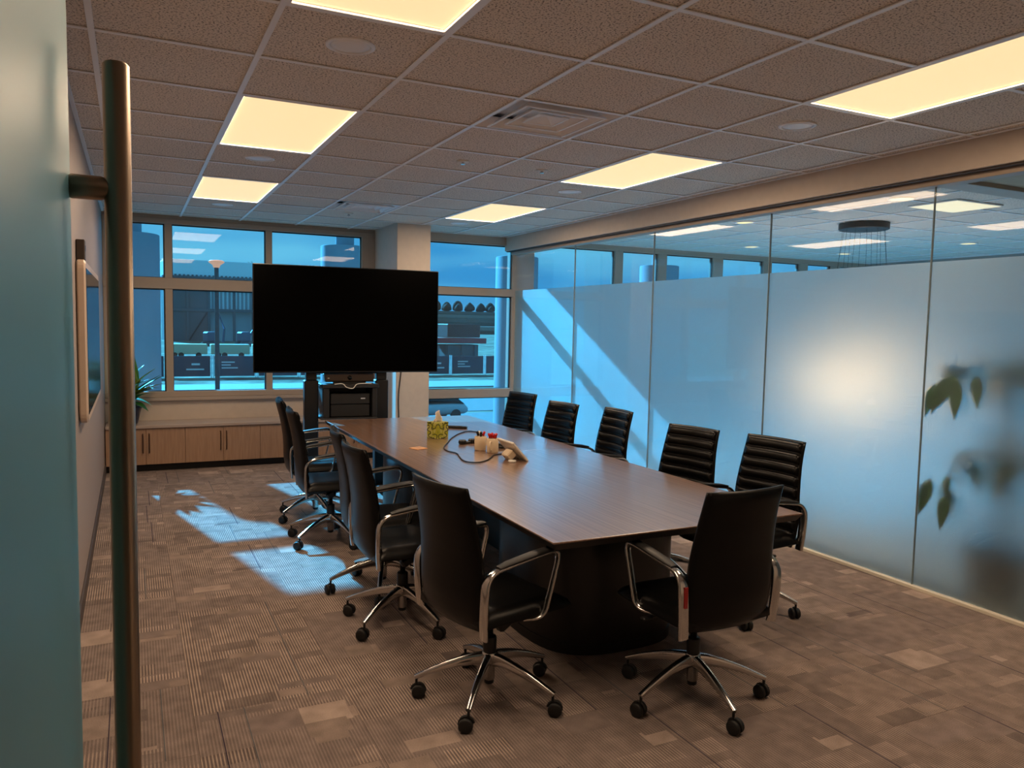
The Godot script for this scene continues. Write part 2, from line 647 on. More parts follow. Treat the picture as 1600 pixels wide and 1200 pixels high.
func build_ceiling() -> void:
	var c := struct("ceiling", "suspended ceiling of speckled tiles in a white metal grid")
	bx("ceiling_deck", Vector3(-0.5, 2.80, -9.5), Vector3(11.0, 3.0, 2.4), M.slab, c, 0.0)
	var xs := [WALL_X]
	for i in 8:
		xs.append(GX0 + i * GRID)
	xs.append(4.25)
	var zs := []
	for j in range(-4, 12):
		zs.append(GZ0 - j * GRID)
	zs.append(-9.37)
	for i in xs.size() - 1:
		for j in zs.size() - 1:
			var lo := Vector3(xs[i], CEIL, zs[j + 1])
			var hi := Vector3(xs[i + 1], CEIL, zs[j])
			if taken(lo, hi):
				continue
			var w: float = hi.x - lo.x
			var d: float = hi.z - lo.z
			var key := "%.3f %.3f" % [w, d]
			put("ceiling_tile", tile_mesh(key, w, d), M.tile[rng.randi() % 3], c, Transform3D(Basis.IDENTITY, Vector3((lo.x + hi.x) * 0.5, CEIL + 0.006, (lo.z + hi.z) * 0.5)))
	for i in xs.size():
		if i == 0 or i == xs.size() - 1:
			continue
		var x: float = xs[i]
		var st := mb()
		cbox(st, Vector3(x, CEIL + 0.001, (-9.37 + 0.2) * 0.5), Vector3(0.024, 0.006, 9.57), 0.001)
		cbox(st, Vector3(x, CEIL + 0.018, (-9.37 + 0.2) * 0.5), Vector3(0.004, 0.03, 9.57), 0.0)
		obj("grid_bar", st, M.grid, c)
	for j in zs.size() - 1:
		var z: float = zs[j]
		for i in xs.size() - 1:
			var x0: float = xs[i]
			var x1: float = xs[i + 1]
			if blocked_bar(x0, x1, z):
				continue
			var st := mb()
			cbox(st, Vector3((x0 + x1) * 0.5, CEIL + 0.0015, z), Vector3(x1 - x0 - 0.024, 0.005, 0.024), 0.001)
			obj("cross_bar", st, M.grid, c)
	# wall angle round the edge
	bx("wall_angle", Vector3(WALL_X, CEIL - 0.002, -9.37), Vector3(WALL_X + 0.022, CEIL + 0.004, 0.2), M.grid, c, 0.001)
	bx("wall_angle", Vector3(4.228, CEIL - 0.002, -9.0), Vector3(4.25, CEIL + 0.004, 0.2), M.grid, c, 0.001)

var tile_cache := {}
func tile_mesh(key: String, w: float, d: float) -> Mesh:
	if tile_cache.has(key):
		return tile_cache[key]
	var st := mb()
	st.set_smooth_group(-1)
	var hx := w * 0.5 - 0.004
	var hz := d * 0.5 - 0.004
	var c := [Vector3(-hx, 0, -hz), Vector3(hx, 0, -hz), Vector3(hx, 0, hz), Vector3(-hx, 0, hz)]
	var uv := [Vector2(0, 0), Vector2(w / GRID, 0), Vector2(w / GRID, d / GRID), Vector2(0, d / GRID)]
	for q in [[0, 1, 2], [0, 2, 3]]:
		for k in [q[0], q[2], q[1]]:
			st.set_uv(uv[k]); st.add_vertex(c[k])
	for k in 4:
		var a: Vector3 = c[k]
		var e: Vector3 = c[(k + 1) % 4]
		st.set_uv(uv[k])
		quad_o(st, a, e, e + Vector3(0, 0.016, 0), a + Vector3(0, 0.016, 0), (a + e))
	st.set_uv(Vector2.ZERO)
	var up := Vector3(0, 0.016, 0)
	quad_o(st, c[0] + up, c[1] + up, c[2] + up, c[3] + up, Vector3.UP)
	st.generate_normals()
	tile_cache[key] = st.commit()
	return tile_cache[key]

const LIGHT_Z := [[-1.642, -2.861], [-4.081, -5.300], [-6.519, -7.738]]
const LIGHT_X := [[0.4856, 1.0952], [2.924, 3.5336]]
func light_rects() -> Array:
	var r := []
	for x in LIGHT_X:
		for z in LIGHT_Z:
			r.append([x[0], z[1], x[1], z[0]])
	return r
func vent_rects() -> Array:
	return [[1.7048, -4.0808, 2.3144, -3.4712], [1.7048, -7.7384, 2.3144, -7.1288]]

func taken(lo: Vector3, hi: Vector3) -> bool:
	var m := (lo + hi) * 0.5
	for r in light_rects() + vent_rects():
		if m.x > r[0] and m.x < r[2] and m.z > r[1] and m.z < r[3]:
			return true
	# the column stands through the ceiling
	return false

func blocked_bar(x0: float, x1: float, z: float) -> bool:
	var mx := (x0 + x1) * 0.5
	for r in light_rects():
		if mx > r[0] and mx < r[2] and z > r[1] + 0.05 and z < r[3] - 0.05:
			return true
	return false

func build_walls() -> void:
	var wl := struct("wall_left", "painted left wall with a glossy display mounted on it")
	bx("wall_board", Vector3(WALL_X - 0.16, -0.3, -9.5), Vector3(WALL_X, 2.85, 2.3), M.mauve_paint, wl, 0.0)
	var bl := struct("baseboard_left", "dark vinyl baseboard along the left wall")
	bx("base_strip", Vector3(WALL_X, 0.0, -8.86), Vector3(WALL_X + 0.012, 0.10, 0.0), M.base_vinyl, bl, 0.003)
	# the wall under the left windows with its sill
	var wb := struct("wall_back", "beige wall below the left window with a metal sill")
	bx("wall_board", Vector3(WALL_X, -0.3, -9.45), Vector3(2.64, 0.70, -9.25), M.paint, wb, 0.0)
	bx("window_sill", Vector3(WALL_X, 0.70, -9.45), Vector3(2.62, 0.735, -9.20), M.frame, wb, 0.004)
	bx("wall_board", Vector3(WALL_X, 2.66, -9.45), Vector3(2.64, 2.85, -9.25), M.frame, wb, 0.0)
	var col := struct("wall_column", "beige boxed-in column between the windows")
	bx("column_casing", Vector3(2.64, 0.0, -9.5), Vector3(3.03, 2.80, -8.37), M.paint, col, 0.006)
	bx("baseboard", Vector3(2.63, 0.0, -9.0), Vector3(3.04, 0.10, -8.36), M.base_vinyl, col, 0.003)
	# right part of the back wall
	var wb2 := struct("wall_back", "narrow pier and head band around the right window")
	bx("wall_board", Vector3(3.03, 2.60, -9.12), Vector3(4.60, 2.85, -8.96), M.frame, wb2, 0.0)
	bx("wall_board", Vector3(3.03, -0.3, -9.12), Vector3(4.60, 0.06, -8.96), M.frame, wb2, 0.0)
	bx("pier", Vector3(4.36, 0.0, -9.15), Vector3(4.64, 2.80, -8.97), M.frame, wb2, 0.0)
	# header above the glass partition
	var hd := struct("trim_1", "beige plaster header running above the glass partition")
	bx("header_board", Vector3(4.25, 2.52, -9.0), Vector3(4.52, 2.85, -0.02), M.paint, hd, 0.003)
	bx("shadow_gap", Vector3(4.27, 2.510, -9.0), Vector3(4.50, 2.52, -0.02), M.brown_box, hd, 0.0)
	bx("top_channel", Vector3(4.325, 2.478, -8.97), Vector3(4.425, 2.511, -0.02), M.frame, hd, 0.002)
	# front wall round the doorway where the camera stands
	var wf := struct("wall_front", "front wall beside the open glass door")
	bx("wall_board", Vector3(1.0, 0.0, -0.02), Vector3(4.52, 2.80, 0.12), M.paint, wf, 0.0)
	bx("wall_board", Vector3(WALL_X, 0.0, -0.02), Vector3(-0.10, 2.80, 0.12), M.paint, wf, 0.0)
	bx("lintel", Vector3(-0.10, 2.05, -0.02), Vector3(1.0, 2.80, 0.12), M.paint, wf, 0.0)
	# the corridor behind and beside the room
	var wc := struct("wall_corridor", "grey walls of the corridor and the neighbouring room")
	bx("wall_board", Vector3(-0.5, -0.3, 2.2), Vector3(11.0, 2.85, 2.36), M.paint, wc, 0.0)
	bx("wall_board", Vector3(10.75, -0.3, -9.5), Vector3(10.9, 2.85, 2.36), M.grey_paint, wc, 0.0)

func window_bar(parent: Node, lo: Vector3, hi: Vector3) -> void:
	bx("frame_bar", lo, hi, M.frame, parent, 0.004)

# a window: columns of clear width in x, rows of clear height in y; the bars between them and a pane in each opening
func window(called: String, label: String, cols: Array, rows: Array, x0: float, x1: float, y0: float, y1: float, z: float, deep := 0.10) -> void:
	var w := struct(called, label)
	var xs := [x0]
	for c in cols:
		xs.append(c[0]); xs.append(c[1])
	xs.append(x1)
	var ys := [y0]
	for r in rows:
		ys.append(r[0]); ys.append(r[1])
	ys.append(y1)
	for k in range(0, ys.size(), 2):
		if ys[k + 1] - ys[k] > 0.005:
			window_bar(w, Vector3(x0, ys[k], z - deep * 0.5), Vector3(x1, ys[k + 1], z + deep * 0.5 + 0.012))
	for k in range(0, xs.size(), 2):
		if xs[k + 1] - xs[k] > 0.005:
			window_bar(w, Vector3(xs[k], y0, z - deep * 0.5), Vector3(xs[k + 1], y1, z + deep * 0.5))
	for c in cols:
		for r in rows:
			var p := bx("window_pane", Vector3(c[0], r[0], z - 0.004), Vector3(c[1], r[1], z + 0.004), M.window_glass, w, 0.0)
			var st := mb()
			var g := 0.012
			ext(st, Vector3(c[0], r[1] - g, z - 0.012), Vector3(c[1], r[1], z + 0.014), 0.0)
			ext(st, Vector3(c[0], r[0], z - 0.012), Vector3(c[1], r[0] + g * 0.5, z + 0.014), 0.0)
			ext(st, Vector3(c[1] - g, r[0], z - 0.012), Vector3(c[1], r[1], z + 0.014), 0.0)
			ext(st, Vector3(c[0], r[0], z - 0.012), Vector3(c[0] + g * 0.5, r[1], z + 0.014), 0.0)
			obj("gasket", st, M.dark_gasket, p)

func build_windows() -> void:
	window("window_1", "wide aluminium framed window left of the column", [[-0.24, 0.325], [0.40, 1.375], [1.445, 2.48]], [[0.80, 1.91], [2.03, 2.605]], WALL_X, 2.64, 0.735, 2.66, WIN_Z)
	window("window_2", "tall aluminium framed window right of the column", [[3.06, 4.35]], [[0.10, 0.675], [0.785, 1.95], [2.045, 2.585]], 3.03, 4.37, 0.06, 2.60, WIN2_Z)
	window("window_3", "row of windows along the neighbouring room", [[4.66, 5.89], [6.02, 6.61], [6.75, 7.58], [7.76, 8.54], [8.70, 9.27], [9.44, 9.95], [10.14, 10.67]], [[0.10, 0.675], [0.785, 1.95], [2.045, 2.62]], 4.62, 10.75, 0.0, 2.82, WIN2_Z)

func build_partition() -> void:
	var w := struct("wall_right", "floor to ceiling glass partition with a frosted band below head height")
	var zs := [-8.965, -7.475, -6.03, -4.55, -3.20, -1.85, -0.03]
	for k in zs.size() - 1:
		var p := bx("glass_panel", Vector3(GLASS_X, 0.02, zs[k] + 0.0025), Vector3(GLASS_X + 0.010, 2.492, zs[k + 1] - 0.0025), M.pane, w, 0.0)
		bx("frosted_film", Vector3(GLASS_X + 0.0115, 0.02, zs[k] + 0.0025), Vector3(GLASS_X + 0.0145, 2.03, zs[k + 1] - 0.0025), M.frost, p, 0.0)
		if k > 0:
			bx("joint_seal", Vector3(GLASS_X - 0.001, 0.02, zs[k] - 0.0017), Vector3(GLASS_X + 0.0155, 2.492, zs[k] + 0.0017), M.glass_edge, w, 0.0)
	bx("floor_track", Vector3(GLASS_X - 0.02, 0.0, -8.965), Vector3(GLASS_X + 0.035, 0.022, -0.02), M.white_track, w, 0.002)

func build_door() -> void:
	var d := struct("door_1", "frosted glass door standing open with a long steel pull bar")
	# leaf with rounded upper corner, in the plane across x
	var st := mb()
	var prof := []
	var zf := -1.10
	var zh := -0.06
	var top := 1.985
	var r := 0.03
	prof.append(Vector2(zf, 0.012))
	for k in 9:
		var t := PI - k * PI * 0.5 / 8.0
		prof.append(Vector2(zf + r + cos(t) * r, top - r + sin(t) * r))
	prof.append(Vector2(zh, top))
	prof.append(Vector2(zh, 0.012))
	var a := []
	var b := []
	for q in prof:
		a.append(Vector3(-0.077, q.y, q.x))
		b.append(Vector3(-0.065, q.y, q.x))
	loft(st, [a, b], true, false)
	obj("door_leaf", st, M.door_glass, d)
	for s in [-1.0, 1.0]:
		var st2 := mb()
		var bar_x := -0.013 if s > 0 else -0.137
		lathe(st2, [[0.0125, 0.20], [0.0152, 0.2025], [0.0152, 1.903], [0.0125, 1.906]], 32, Vector3(bar_x, 0, -1.085))
		var hb := obj("pull_bar", st2, M.steel, d)
		for y in [1.755, 0.35]:
			var st3 := mb()
			var x0 := -0.065 if s > 0 else -0.077
			tube(st3, [Vector3(x0, y, -1.085), Vector3(x0 + s * 0.002, y, -1.085), Vector3(x0 + s * 0.034, y, -1.085), Vector3(x0 + s * 0.042, y, -1.085), Vector3(x0 + s * 0.050, y, -1.085)], [0.0135, 0.0145, 0.0145, 0.011, 0.011], null, 24)
			obj("standoff", st3, M.steel, hb)
	for y in [0.02, 1.95]:
		bx("pivot_fitting", Vector3(-0.09, y - 0.01, -0.14), Vector3(-0.06, y + 0.04, -0.03), M.steel, d, 0.002)

# ------------------------------------------------------------------ things in the ceiling
func build_ceiling_fixtures() -> void:
	var places := ["over the aisle beside the open door", "over the aisle near the wall display", "over the aisle nearest the left windows", "on the partition side nearest the open door", "on the partition side above the middle of the table", "on the partition side nearest the right window"]
	var shine := glow(Color(1.0, 0.875, 0.665), 0.92)
	var k := 0
	for r in light_rects():
		var c := Vector3((r[0] + r[2]) * 0.5, CEIL, (r[1] + r[3]) * 0.5)
		var t := thing("ceiling_light", "lit rectangular ceiling light panel " + places[k], "ceiling light", c, 0.0, "rectangular ceiling light panels")
		var st := mb()
		var hx: float = (r[2] - r[0]) * 0.5
		var hz: float = (r[3] - r[1]) * 0.5
		for s in [-1.0, 1.0]:
			cbox(st, Vector3(s * (hx - 0.016), 0.004, 0), Vector3(0.018, 0.012, hz * 2 - 0.014), 0.002)
			cbox(st, Vector3(0, 0.004, s * (hz - 0.016)), Vector3(hx * 2 - 0.05, 0.012, 0.018), 0.002)
		obj("trim_frame", st, M.grid, t)
		var st2 := mb()
		cbox(st2, Vector3(0, 0.011, 0), Vector3(hx * 2 - 0.045, 0.006, hz * 2 - 0.045), 0.0)
		obj("diffuser", st2, shine, t)
		var st3 := mb()
		cbox(st3, Vector3(0, 0.055, 0), Vector3(hx * 2 - 0.02, 0.08, hz * 2 - 0.02), 0.0)
		obj("housing", st3, M.grid, t)
		var al := AreaLight3D.new()
		al.name = "panel_lamp"
		t.add_child(al)
		al.area_size = Vector2(hx * 2 - 0.05, hz * 2 - 0.05)
		al.rotation.x = -PI / 2
		al.position = Vector3(0, 0.004, 0)
		al.light_color = Color(1.0, 0.865, 0.725)
		al.light_energy = 2.75
		al.area_range = 14.0
		al.area_attenuation = 2.0
		al.shadow_enabled = true
		k += 1
	# round flush speakers
	var spk := [["over the aisle beside the open door", 0.80, -3.17], ["over the aisle between two light panels", 0.80, -5.63], ["in front of the left windows", 0.80, -8.05], ["on the partition side between table end and door", 3.23, -3.19], ["on the partition side past the middle light panel", 3.24, -5.64], ["in front of the right window", 3.24, -8.04]]
	for s in spk:
		var t := thing("ceiling_speaker", "round flush ceiling speaker " + s[0], "speaker", Vector3(s[1], CEIL + 0.006, s[2]), 0.0, "round ceiling speakers")
		var st := mb()
		lathe(st, [[0.098, 0.0], [0.098, -0.005], [0.088, -0.008], [0.080, -0.006], [0.078, 0.0]], 32, Vector3.ZERO, true, false)
		obj("bezel", st, M.grid, t)
		var st2 := mb()
		lathe(st2, [[0.0, -0.006], [0.05, -0.0055], [0.079, -0.003], [0.079, 0.0]], 32, Vector3.ZERO, true, false)
		obj("grille", st2, M.grid, t)
	# square louvred air diffusers
	var vn := ["above the middle of the conference table", "near the boxed-in column"]
	k = 0
	for r in vent_rects():
		var t := thing("air_vent", "square stepped metal air vent in the ceiling " + vn[k], "air vent", Vector3((r[0] + r[2]) * 0.5, CEIL, (r[1] + r[3]) * 0.5), 0.0, "square ceiling air vents")
		var st := mb()
		frame_ring(st, 0.295, 0.245, 0.004, 0.050)
		obj("flange", st, M.grid, t)
		for q in [[0.232, 0.185, -0.010, 0.030], [0.160, 0.115, -0.004, 0.034], [0.088, 0.0, 0.002, 0.036]]:
			var st2 := mb()
			frame_ring(st2, q[0], q[1], q[2], q[3])
			var lv := obj("louvre", st2, M.grid, t)
			var st3 := mb()
			for s in [-1.0, 1.0]:
				cbox(st3, Vector3(s * q[0], q[2] + 0.002, 0), Vector3(0.012, 0.006, q[0] * 2.0 + 0.012), 0.001)
				cbox(st3, Vector3(0, q[2] + 0.002, s * q[0]), Vector3(q[0] * 2.0 - 0.012, 0.006, 0.012), 0.001)
			obj("lip", st3, M.grid, lv)
		bx("duct_box", Vector3(-0.29, 0.075, -0.29), Vector3(0.29, 0.10, 0.29), M.grid, t, 0.0)
		k += 1
	var sp := [["beside the air vent above the table", 2.03, -4.99, 0.032], ["above the table toward the partition", 2.63, -4.98, 0.030], ["between the far air vent and the column", 2.0, -7.97, 0.030]]
	for s in sp:
		var t := thing("sprinkler", "small round ceiling sprinkler cover " + s[0], "sprinkler", Vector3(s[1], CEIL + 0.006, s[2]), 0.0, "ceiling sprinklers")
		var st := mb()
		lathe(st, [[0.045, 0.0], [0.044, -0.004], [s[3], -0.008], [0.012, -0.010]], 24, Vector3.ZERO, true)
		obj("escutcheon", st, M.white_plastic, t)
		var st2 := mb()
		lathe(st2, [[0.010, -0.010], [0.008, -0.018], [0.016, -0.020], [0.016, -0.022]], 16)
		obj("deflector", st2, M.chrome, t)

# a square sloping ring: outer half width ro at height yo (below), inner half width ri at height yi (above)
func frame_ring(st: SurfaceTool, ro: float, ri: float, yo: float, yi: float) -> void:
	st.set_smooth_group(-1)
	var c := [Vector2(-1, -1), Vector2(1, -1), Vector2(1, 1), Vector2(-1, 1)]
	for k in 4:
		var a: Vector2 = c[k]
		var b: Vector2 = c[(k + 1) % 4]
		var o1 := Vector3(a.x * ro, yo, a.y * ro)
		var o2 := Vector3(b.x * ro, yo, b.y * ro)
		var i1 := Vector3(a.x * ri, yi, a.y * ri)
		var i2 := Vector3(b.x * ri, yi, b.y * ri)
		var up := Vector3(0, 0.006, 0)
		quad_o(st, o1, o2, i2, i1, Vector3.DOWN)
		quad_o(st, o1 + up, o2 + up, i2 + up, i1 + up, Vector3.UP)
		quad_o(st, o1, o2, o2 + up, o1 + up, o1 + o2)
		if ri > 0.001:
			quad_o(st, i1, i2, i2 + up, i1 + up, -(i1 + i2))

# ------------------------------------------------------------------ the room behind the glass
func build_next_room() -> void:
	var f := struct("floor", "grey carpet of the neighbouring room and corridor")
	bx("floor_covering", Vector3(4.60, -0.012, -8.96), Vector3(10.75, 0.0, 2.2), M.far_floor, f, 0.0)
	bx("floor_covering", Vector3(WALL_X, -0.012, 0.45), Vector3(4.60, 0.0, 2.2), M.far_floor, f, 0.0)
	var c := struct("ceiling", "suspended tile ceiling of the neighbouring room")
	var zs := []
	for j in 9:
		zs.append(-3.86 - j * 0.6096)
	zs[8] = -8.96
	var xs := []
	for i in 11:
		xs.append(4.52 + i * 0.6096)
	xs.append(10.75)
	for i in xs.size() - 1:
		for j in zs.size() - 1:
			var w: float = xs[i + 1] - xs[i]
			var d: float = zs[j] - zs[j + 1]
			put("ceiling_tile", tile_mesh("%.3f %.3f" % [w, d], w, d), M.tile[rng.randi() % 3], c, Transform3D(Basis.IDENTITY, Vector3((xs[i] + xs[i + 1]) * 0.5, CEIL + 0.006, (zs[j] + zs[j + 1]) * 0.5)))
	for x in xs:
		bx("grid_bar", Vector3(x - 0.012, CEIL - 0.001, -8.96), Vector3(x + 0.012, CEIL + 0.005, -3.86), M.grid, c, 0.001)
	for z in zs:
		bx("cross_bar", Vector3(4.52, CEIL - 0.0005, z - 0.012), Vector3(10.75, CEIL + 0.0045, z + 0.012), M.grid, c, 0.001)
	bx("corridor_soffit", Vector3(4.52, CEIL, -3.66), Vector3(10.75, 2.80, 2.2), M.olive_paint, c, 0.0)
	bx("corridor_soffit", Vector3(WALL_X, CEIL, 0.12), Vector3(4.52, 2.80, 2.2), M.olive_paint, c, 0.0)
	bx("soffit_trim", Vector3(4.52, CEIL - 0.03, -3.86), Vector3(10.75, CEIL + 0.02, -3.66), M.frame, c, 0.003)
	# recessed round downlights
	var dl := [["nearest the soffit trim", 5.70, -4.46], ["in the middle of the near bay", 5.67, -6.25], ["near the far window row", 7.40, -8.02], ["over the far corner by the windows", 9.08, -7.98], ["near the grey far wall", 9.15, -6.2]]
	var shine := glow(Color(1.0, 0.90, 0.62), 0.95)
	for q in dl:
		var t := thing("downlight", "round warm downlight behind the glass partition " + q[0], "ceiling light", Vector3(q[1], CEIL, q[2]), 0.0, "round downlights behind the glass")
		var st := mb()
		lathe(st, [[0.105, 0.004], [0.105, -0.004], [0.092, -0.006], [0.085, 0.004]], 28, Vector3.ZERO, true, false)
		obj("trim_ring", st, M.grid, t)
		var st2 := mb()
		lathe(st2, [[0.0, -0.001], [0.088, -0.001], [0.088, 0.006]], 28, Vector3.ZERO, false, false)
		obj("lamp_lens", st2, shine, t)
		var sl := SpotLight3D.new()
		sl.name = "downlight_lamp"
		t.add_child(sl)
		sl.rotation.x = -PI / 2
		sl.position = Vector3(0, -0.02, 0)
		sl.spot_angle = 55.0
		sl.light_color = Color(1.0, 0.85, 0.66)
		sl.light_energy = 0.22
		sl.light_size = 0.08
		sl.spot_range = 14.0
		sl.spot_attenuation = 2.0
		sl.shadow_enabled = true
	# one square-cut troffer in the next room
	var tr := thing("ceiling_light", "cream ceiling light panel behind the glass partition", "ceiling light", Vector3(6.36, CEIL - 0.002, -4.45), 0.0, "")
	var st4 := mb()
	cbox(st4, Vector3(0, 0, 0), Vector3(0.60, 0.012, 0.46), 0.002)
	obj("trim_frame", st4, M.grid, tr)
	var st5 := mb()
	cbox(st5, Vector3(0, -0.005, 0), Vector3(0.57, 0.006, 0.43), 0.0)
	obj("diffuser", st5, glow(Color(0.94, 0.88, 0.72), 0.85), tr)
	var al := AreaLight3D.new()
	al.name = "panel_lamp"
	tr.add_child(al)
	al.area_size = Vector2(0.57, 0.43)
	al.rotation.x = -PI / 2
	al.position = Vector3(0, -0.012, 0)
	al.light_color = Color(1.0, 0.88, 0.74)
	al.light_energy = 0.4
	al.area_range = 14.0
	al.area_attenuation = 2.0
	al.shadow_enabled = true
	# pendant cluster on thin wires
	var pc := thing("pendant_cluster", "round ceiling canopy with glowing globes on thin wires behind frosted glass", "pendant lamp", Vector3(6.70, CEIL, -5.66))
	var st6 := mb()
	lathe(st6, [[0.0, -0.002], [0.24, -0.002], [0.24, -0.055], [0.23, -0.062], [0.0, -0.062]], 36, Vector3.ZERO, false, false)
	obj("canopy", st6, M.charcoal, pc)
	var warm := glow(Color(1.0, 0.84, 0.66), 3.6)
	for k in 12:
		var t := TAU * k / 12.0 + 0.2
		var top := Vector3(cos(t) * 0.20, -0.06, sin(t) * 0.20)
		var y := -1.42 - 0.12 * (k % 4)
		var end := Vector3(cos(t) * (0.27 + 0.05 * (k % 3)), y, sin(t) * (0.27 + 0.05 * (k % 3)))
		var st7 := mb()
		tube(st7, [top, end + Vector3(0, 0.08, 0)], 0.0016, null, 5)
		obj("wire", st7, M.charcoal, pc)
		var st8 := mb()
		globe(st8, end, 0.075)
		obj("globe_lamp", st8, warm, pc)
	var om := OmniLight3D.new()
	om.name = "cluster_lamp"
	pc.add_child(om)
	om.position = Vector3(0, -1.6, 0)
	om.light_color = Color(1.0, 0.82, 0.62)
	om.light_energy = 0.4
	om.light_size = 0.2
	om.omni_range = 14.0
	om.omni_attenuation = 2.0
	om.shadow_enabled = true

func globe(st: SurfaceTool, c: Vector3, r: float) -> void:
	var prof := []
	for k in 9:
		var t := -PI / 2 + PI * k / 8.0
		prof.append([maxf(cos(t) * r, 0.0), sin(t) * r])
	lathe(st, prof, 16, c, true, false)

# ------------------------------------------------------------------ conference table
const TX0 := 1.49
const TX1 := 2.83
const TZ0 := -2.65
const TZ1 := -6.75
const TY := 0.74
func build_table() -> void:
	var t := thing("conference_table", "long walnut topped conference table with black edge on dark drum bases", "table", Vector3((TX0 + TX1) * 0.5, 0, (TZ0 + TZ1) * 0.5))
	var hx := (TX1 - TX0) * 0.5
	var hz := (TZ0 - TZ1) * 0.5
	var seam := 0.03
	for h in [[-hz, -seam - 0.0012], [-seam + 0.0012, hz]]:
		var st := mb()
		cbox(st, Vector3(0, TY - 0.004, (h[0] + h[1]) * 0.5), Vector3(hx * 2, 0.008, h[1] - h[0]), 0.0015)
		var top := obj("tabletop", st, M.table, t)
		var st2 := mb()
		# edge band slopes in below
		var a := []
		var b := []
		for q in [[-1, 0], [1, 0], [1, 1], [-1, 1]]:
			var z: float = h[0] if q[1] == 0 else h[1]
			var inz := 0.0
			if q[1] == 0 and h[0] < -hz + 0.01:
				inz = 0.02
			if q[1] == 1 and h[1] > hz - 0.01:
				inz = -0.02
			a.append(Vector3(q[0] * (hx - 0.001), TY - 0.008, z))
			b.append(Vector3(q[0] * (hx - 0.02), TY - 0.038, z + inz))
		loft(st2, [a, b], true, false)
		obj("edge_band", st2, M.table_edge, top)
	# two drum bases with rounded ends
	for s in [-1.0, 1.0]:
		var st := mb()
		var cz: float = s * 1.12
		lathe_oval(st, Vector3(0.03, 0, cz), 0.40, 0.46, 0.0, TY - 0.04)
		obj("drum_base", st, M.table_base, t)
		var st2 := mb()
		lathe_oval(st2, Vector3(0.03, 0, cz), 0.405, 0.465, 0.0, 0.05)
		obj("plinth", st2, M.black, t)
	bx("spine_panel", Vector3(0.01, 0.10, -1.10), Vector3(0.05, TY - 0.04, 1.10), M.table_base, t, 0.003)

func lathe_oval(st: SurfaceTool, c: Vector3, rx: float, rz: float, y0: float, y1: float) -> void:
	loft(st, [ring(c + Vector3(0, y0, 0), Vector3(rx, 0, 0), Vector3(0, 0, rz), 40, 3.0), ring(c + Vector3(0, y1, 0), Vector3(rx, 0, 0), Vector3(0, 0, rz), 40, 3.0)])

# ------------------------------------------------------------------ chairs
const BACK := [[0.385, 0.205], [0.44, 0.222], [0.52, 0.232], [0.60, 0.233], [0.68, 0.238], [0.76, 0.250], [0.84, 0.266], [0.91, 0.284], [0.972, 0.302]]
func back_z(y: float) -> float:
	for k in BACK.size() - 1:
		if y <= BACK[k + 1][0]:
			var t: float = (y - BACK[k][0]) / (BACK[k + 1][0] - BACK[k][0])
			return lerpf(BACK[k][1], BACK[k + 1][1], clampf(t, 0.0, 1.0))
	return BACK[-1][1]
func back_half(y: float) -> float:
	var t := clampf((y - 0.385) / 0.587, 0.0, 1.0)
	return lerpf(0.228, 0.200, smoothstep(0.25, 1.0, t)) - 0.02 * pow(1.0 - t, 8.0)
func back_point(u: float, y: float, off: float) -> Vector3:
	# u -1..1 across; the panel is hollow towards the sitter
	var x := u * back_half(y)
	return Vector3(x, y, back_z(y) - 0.030 * u * u + off)

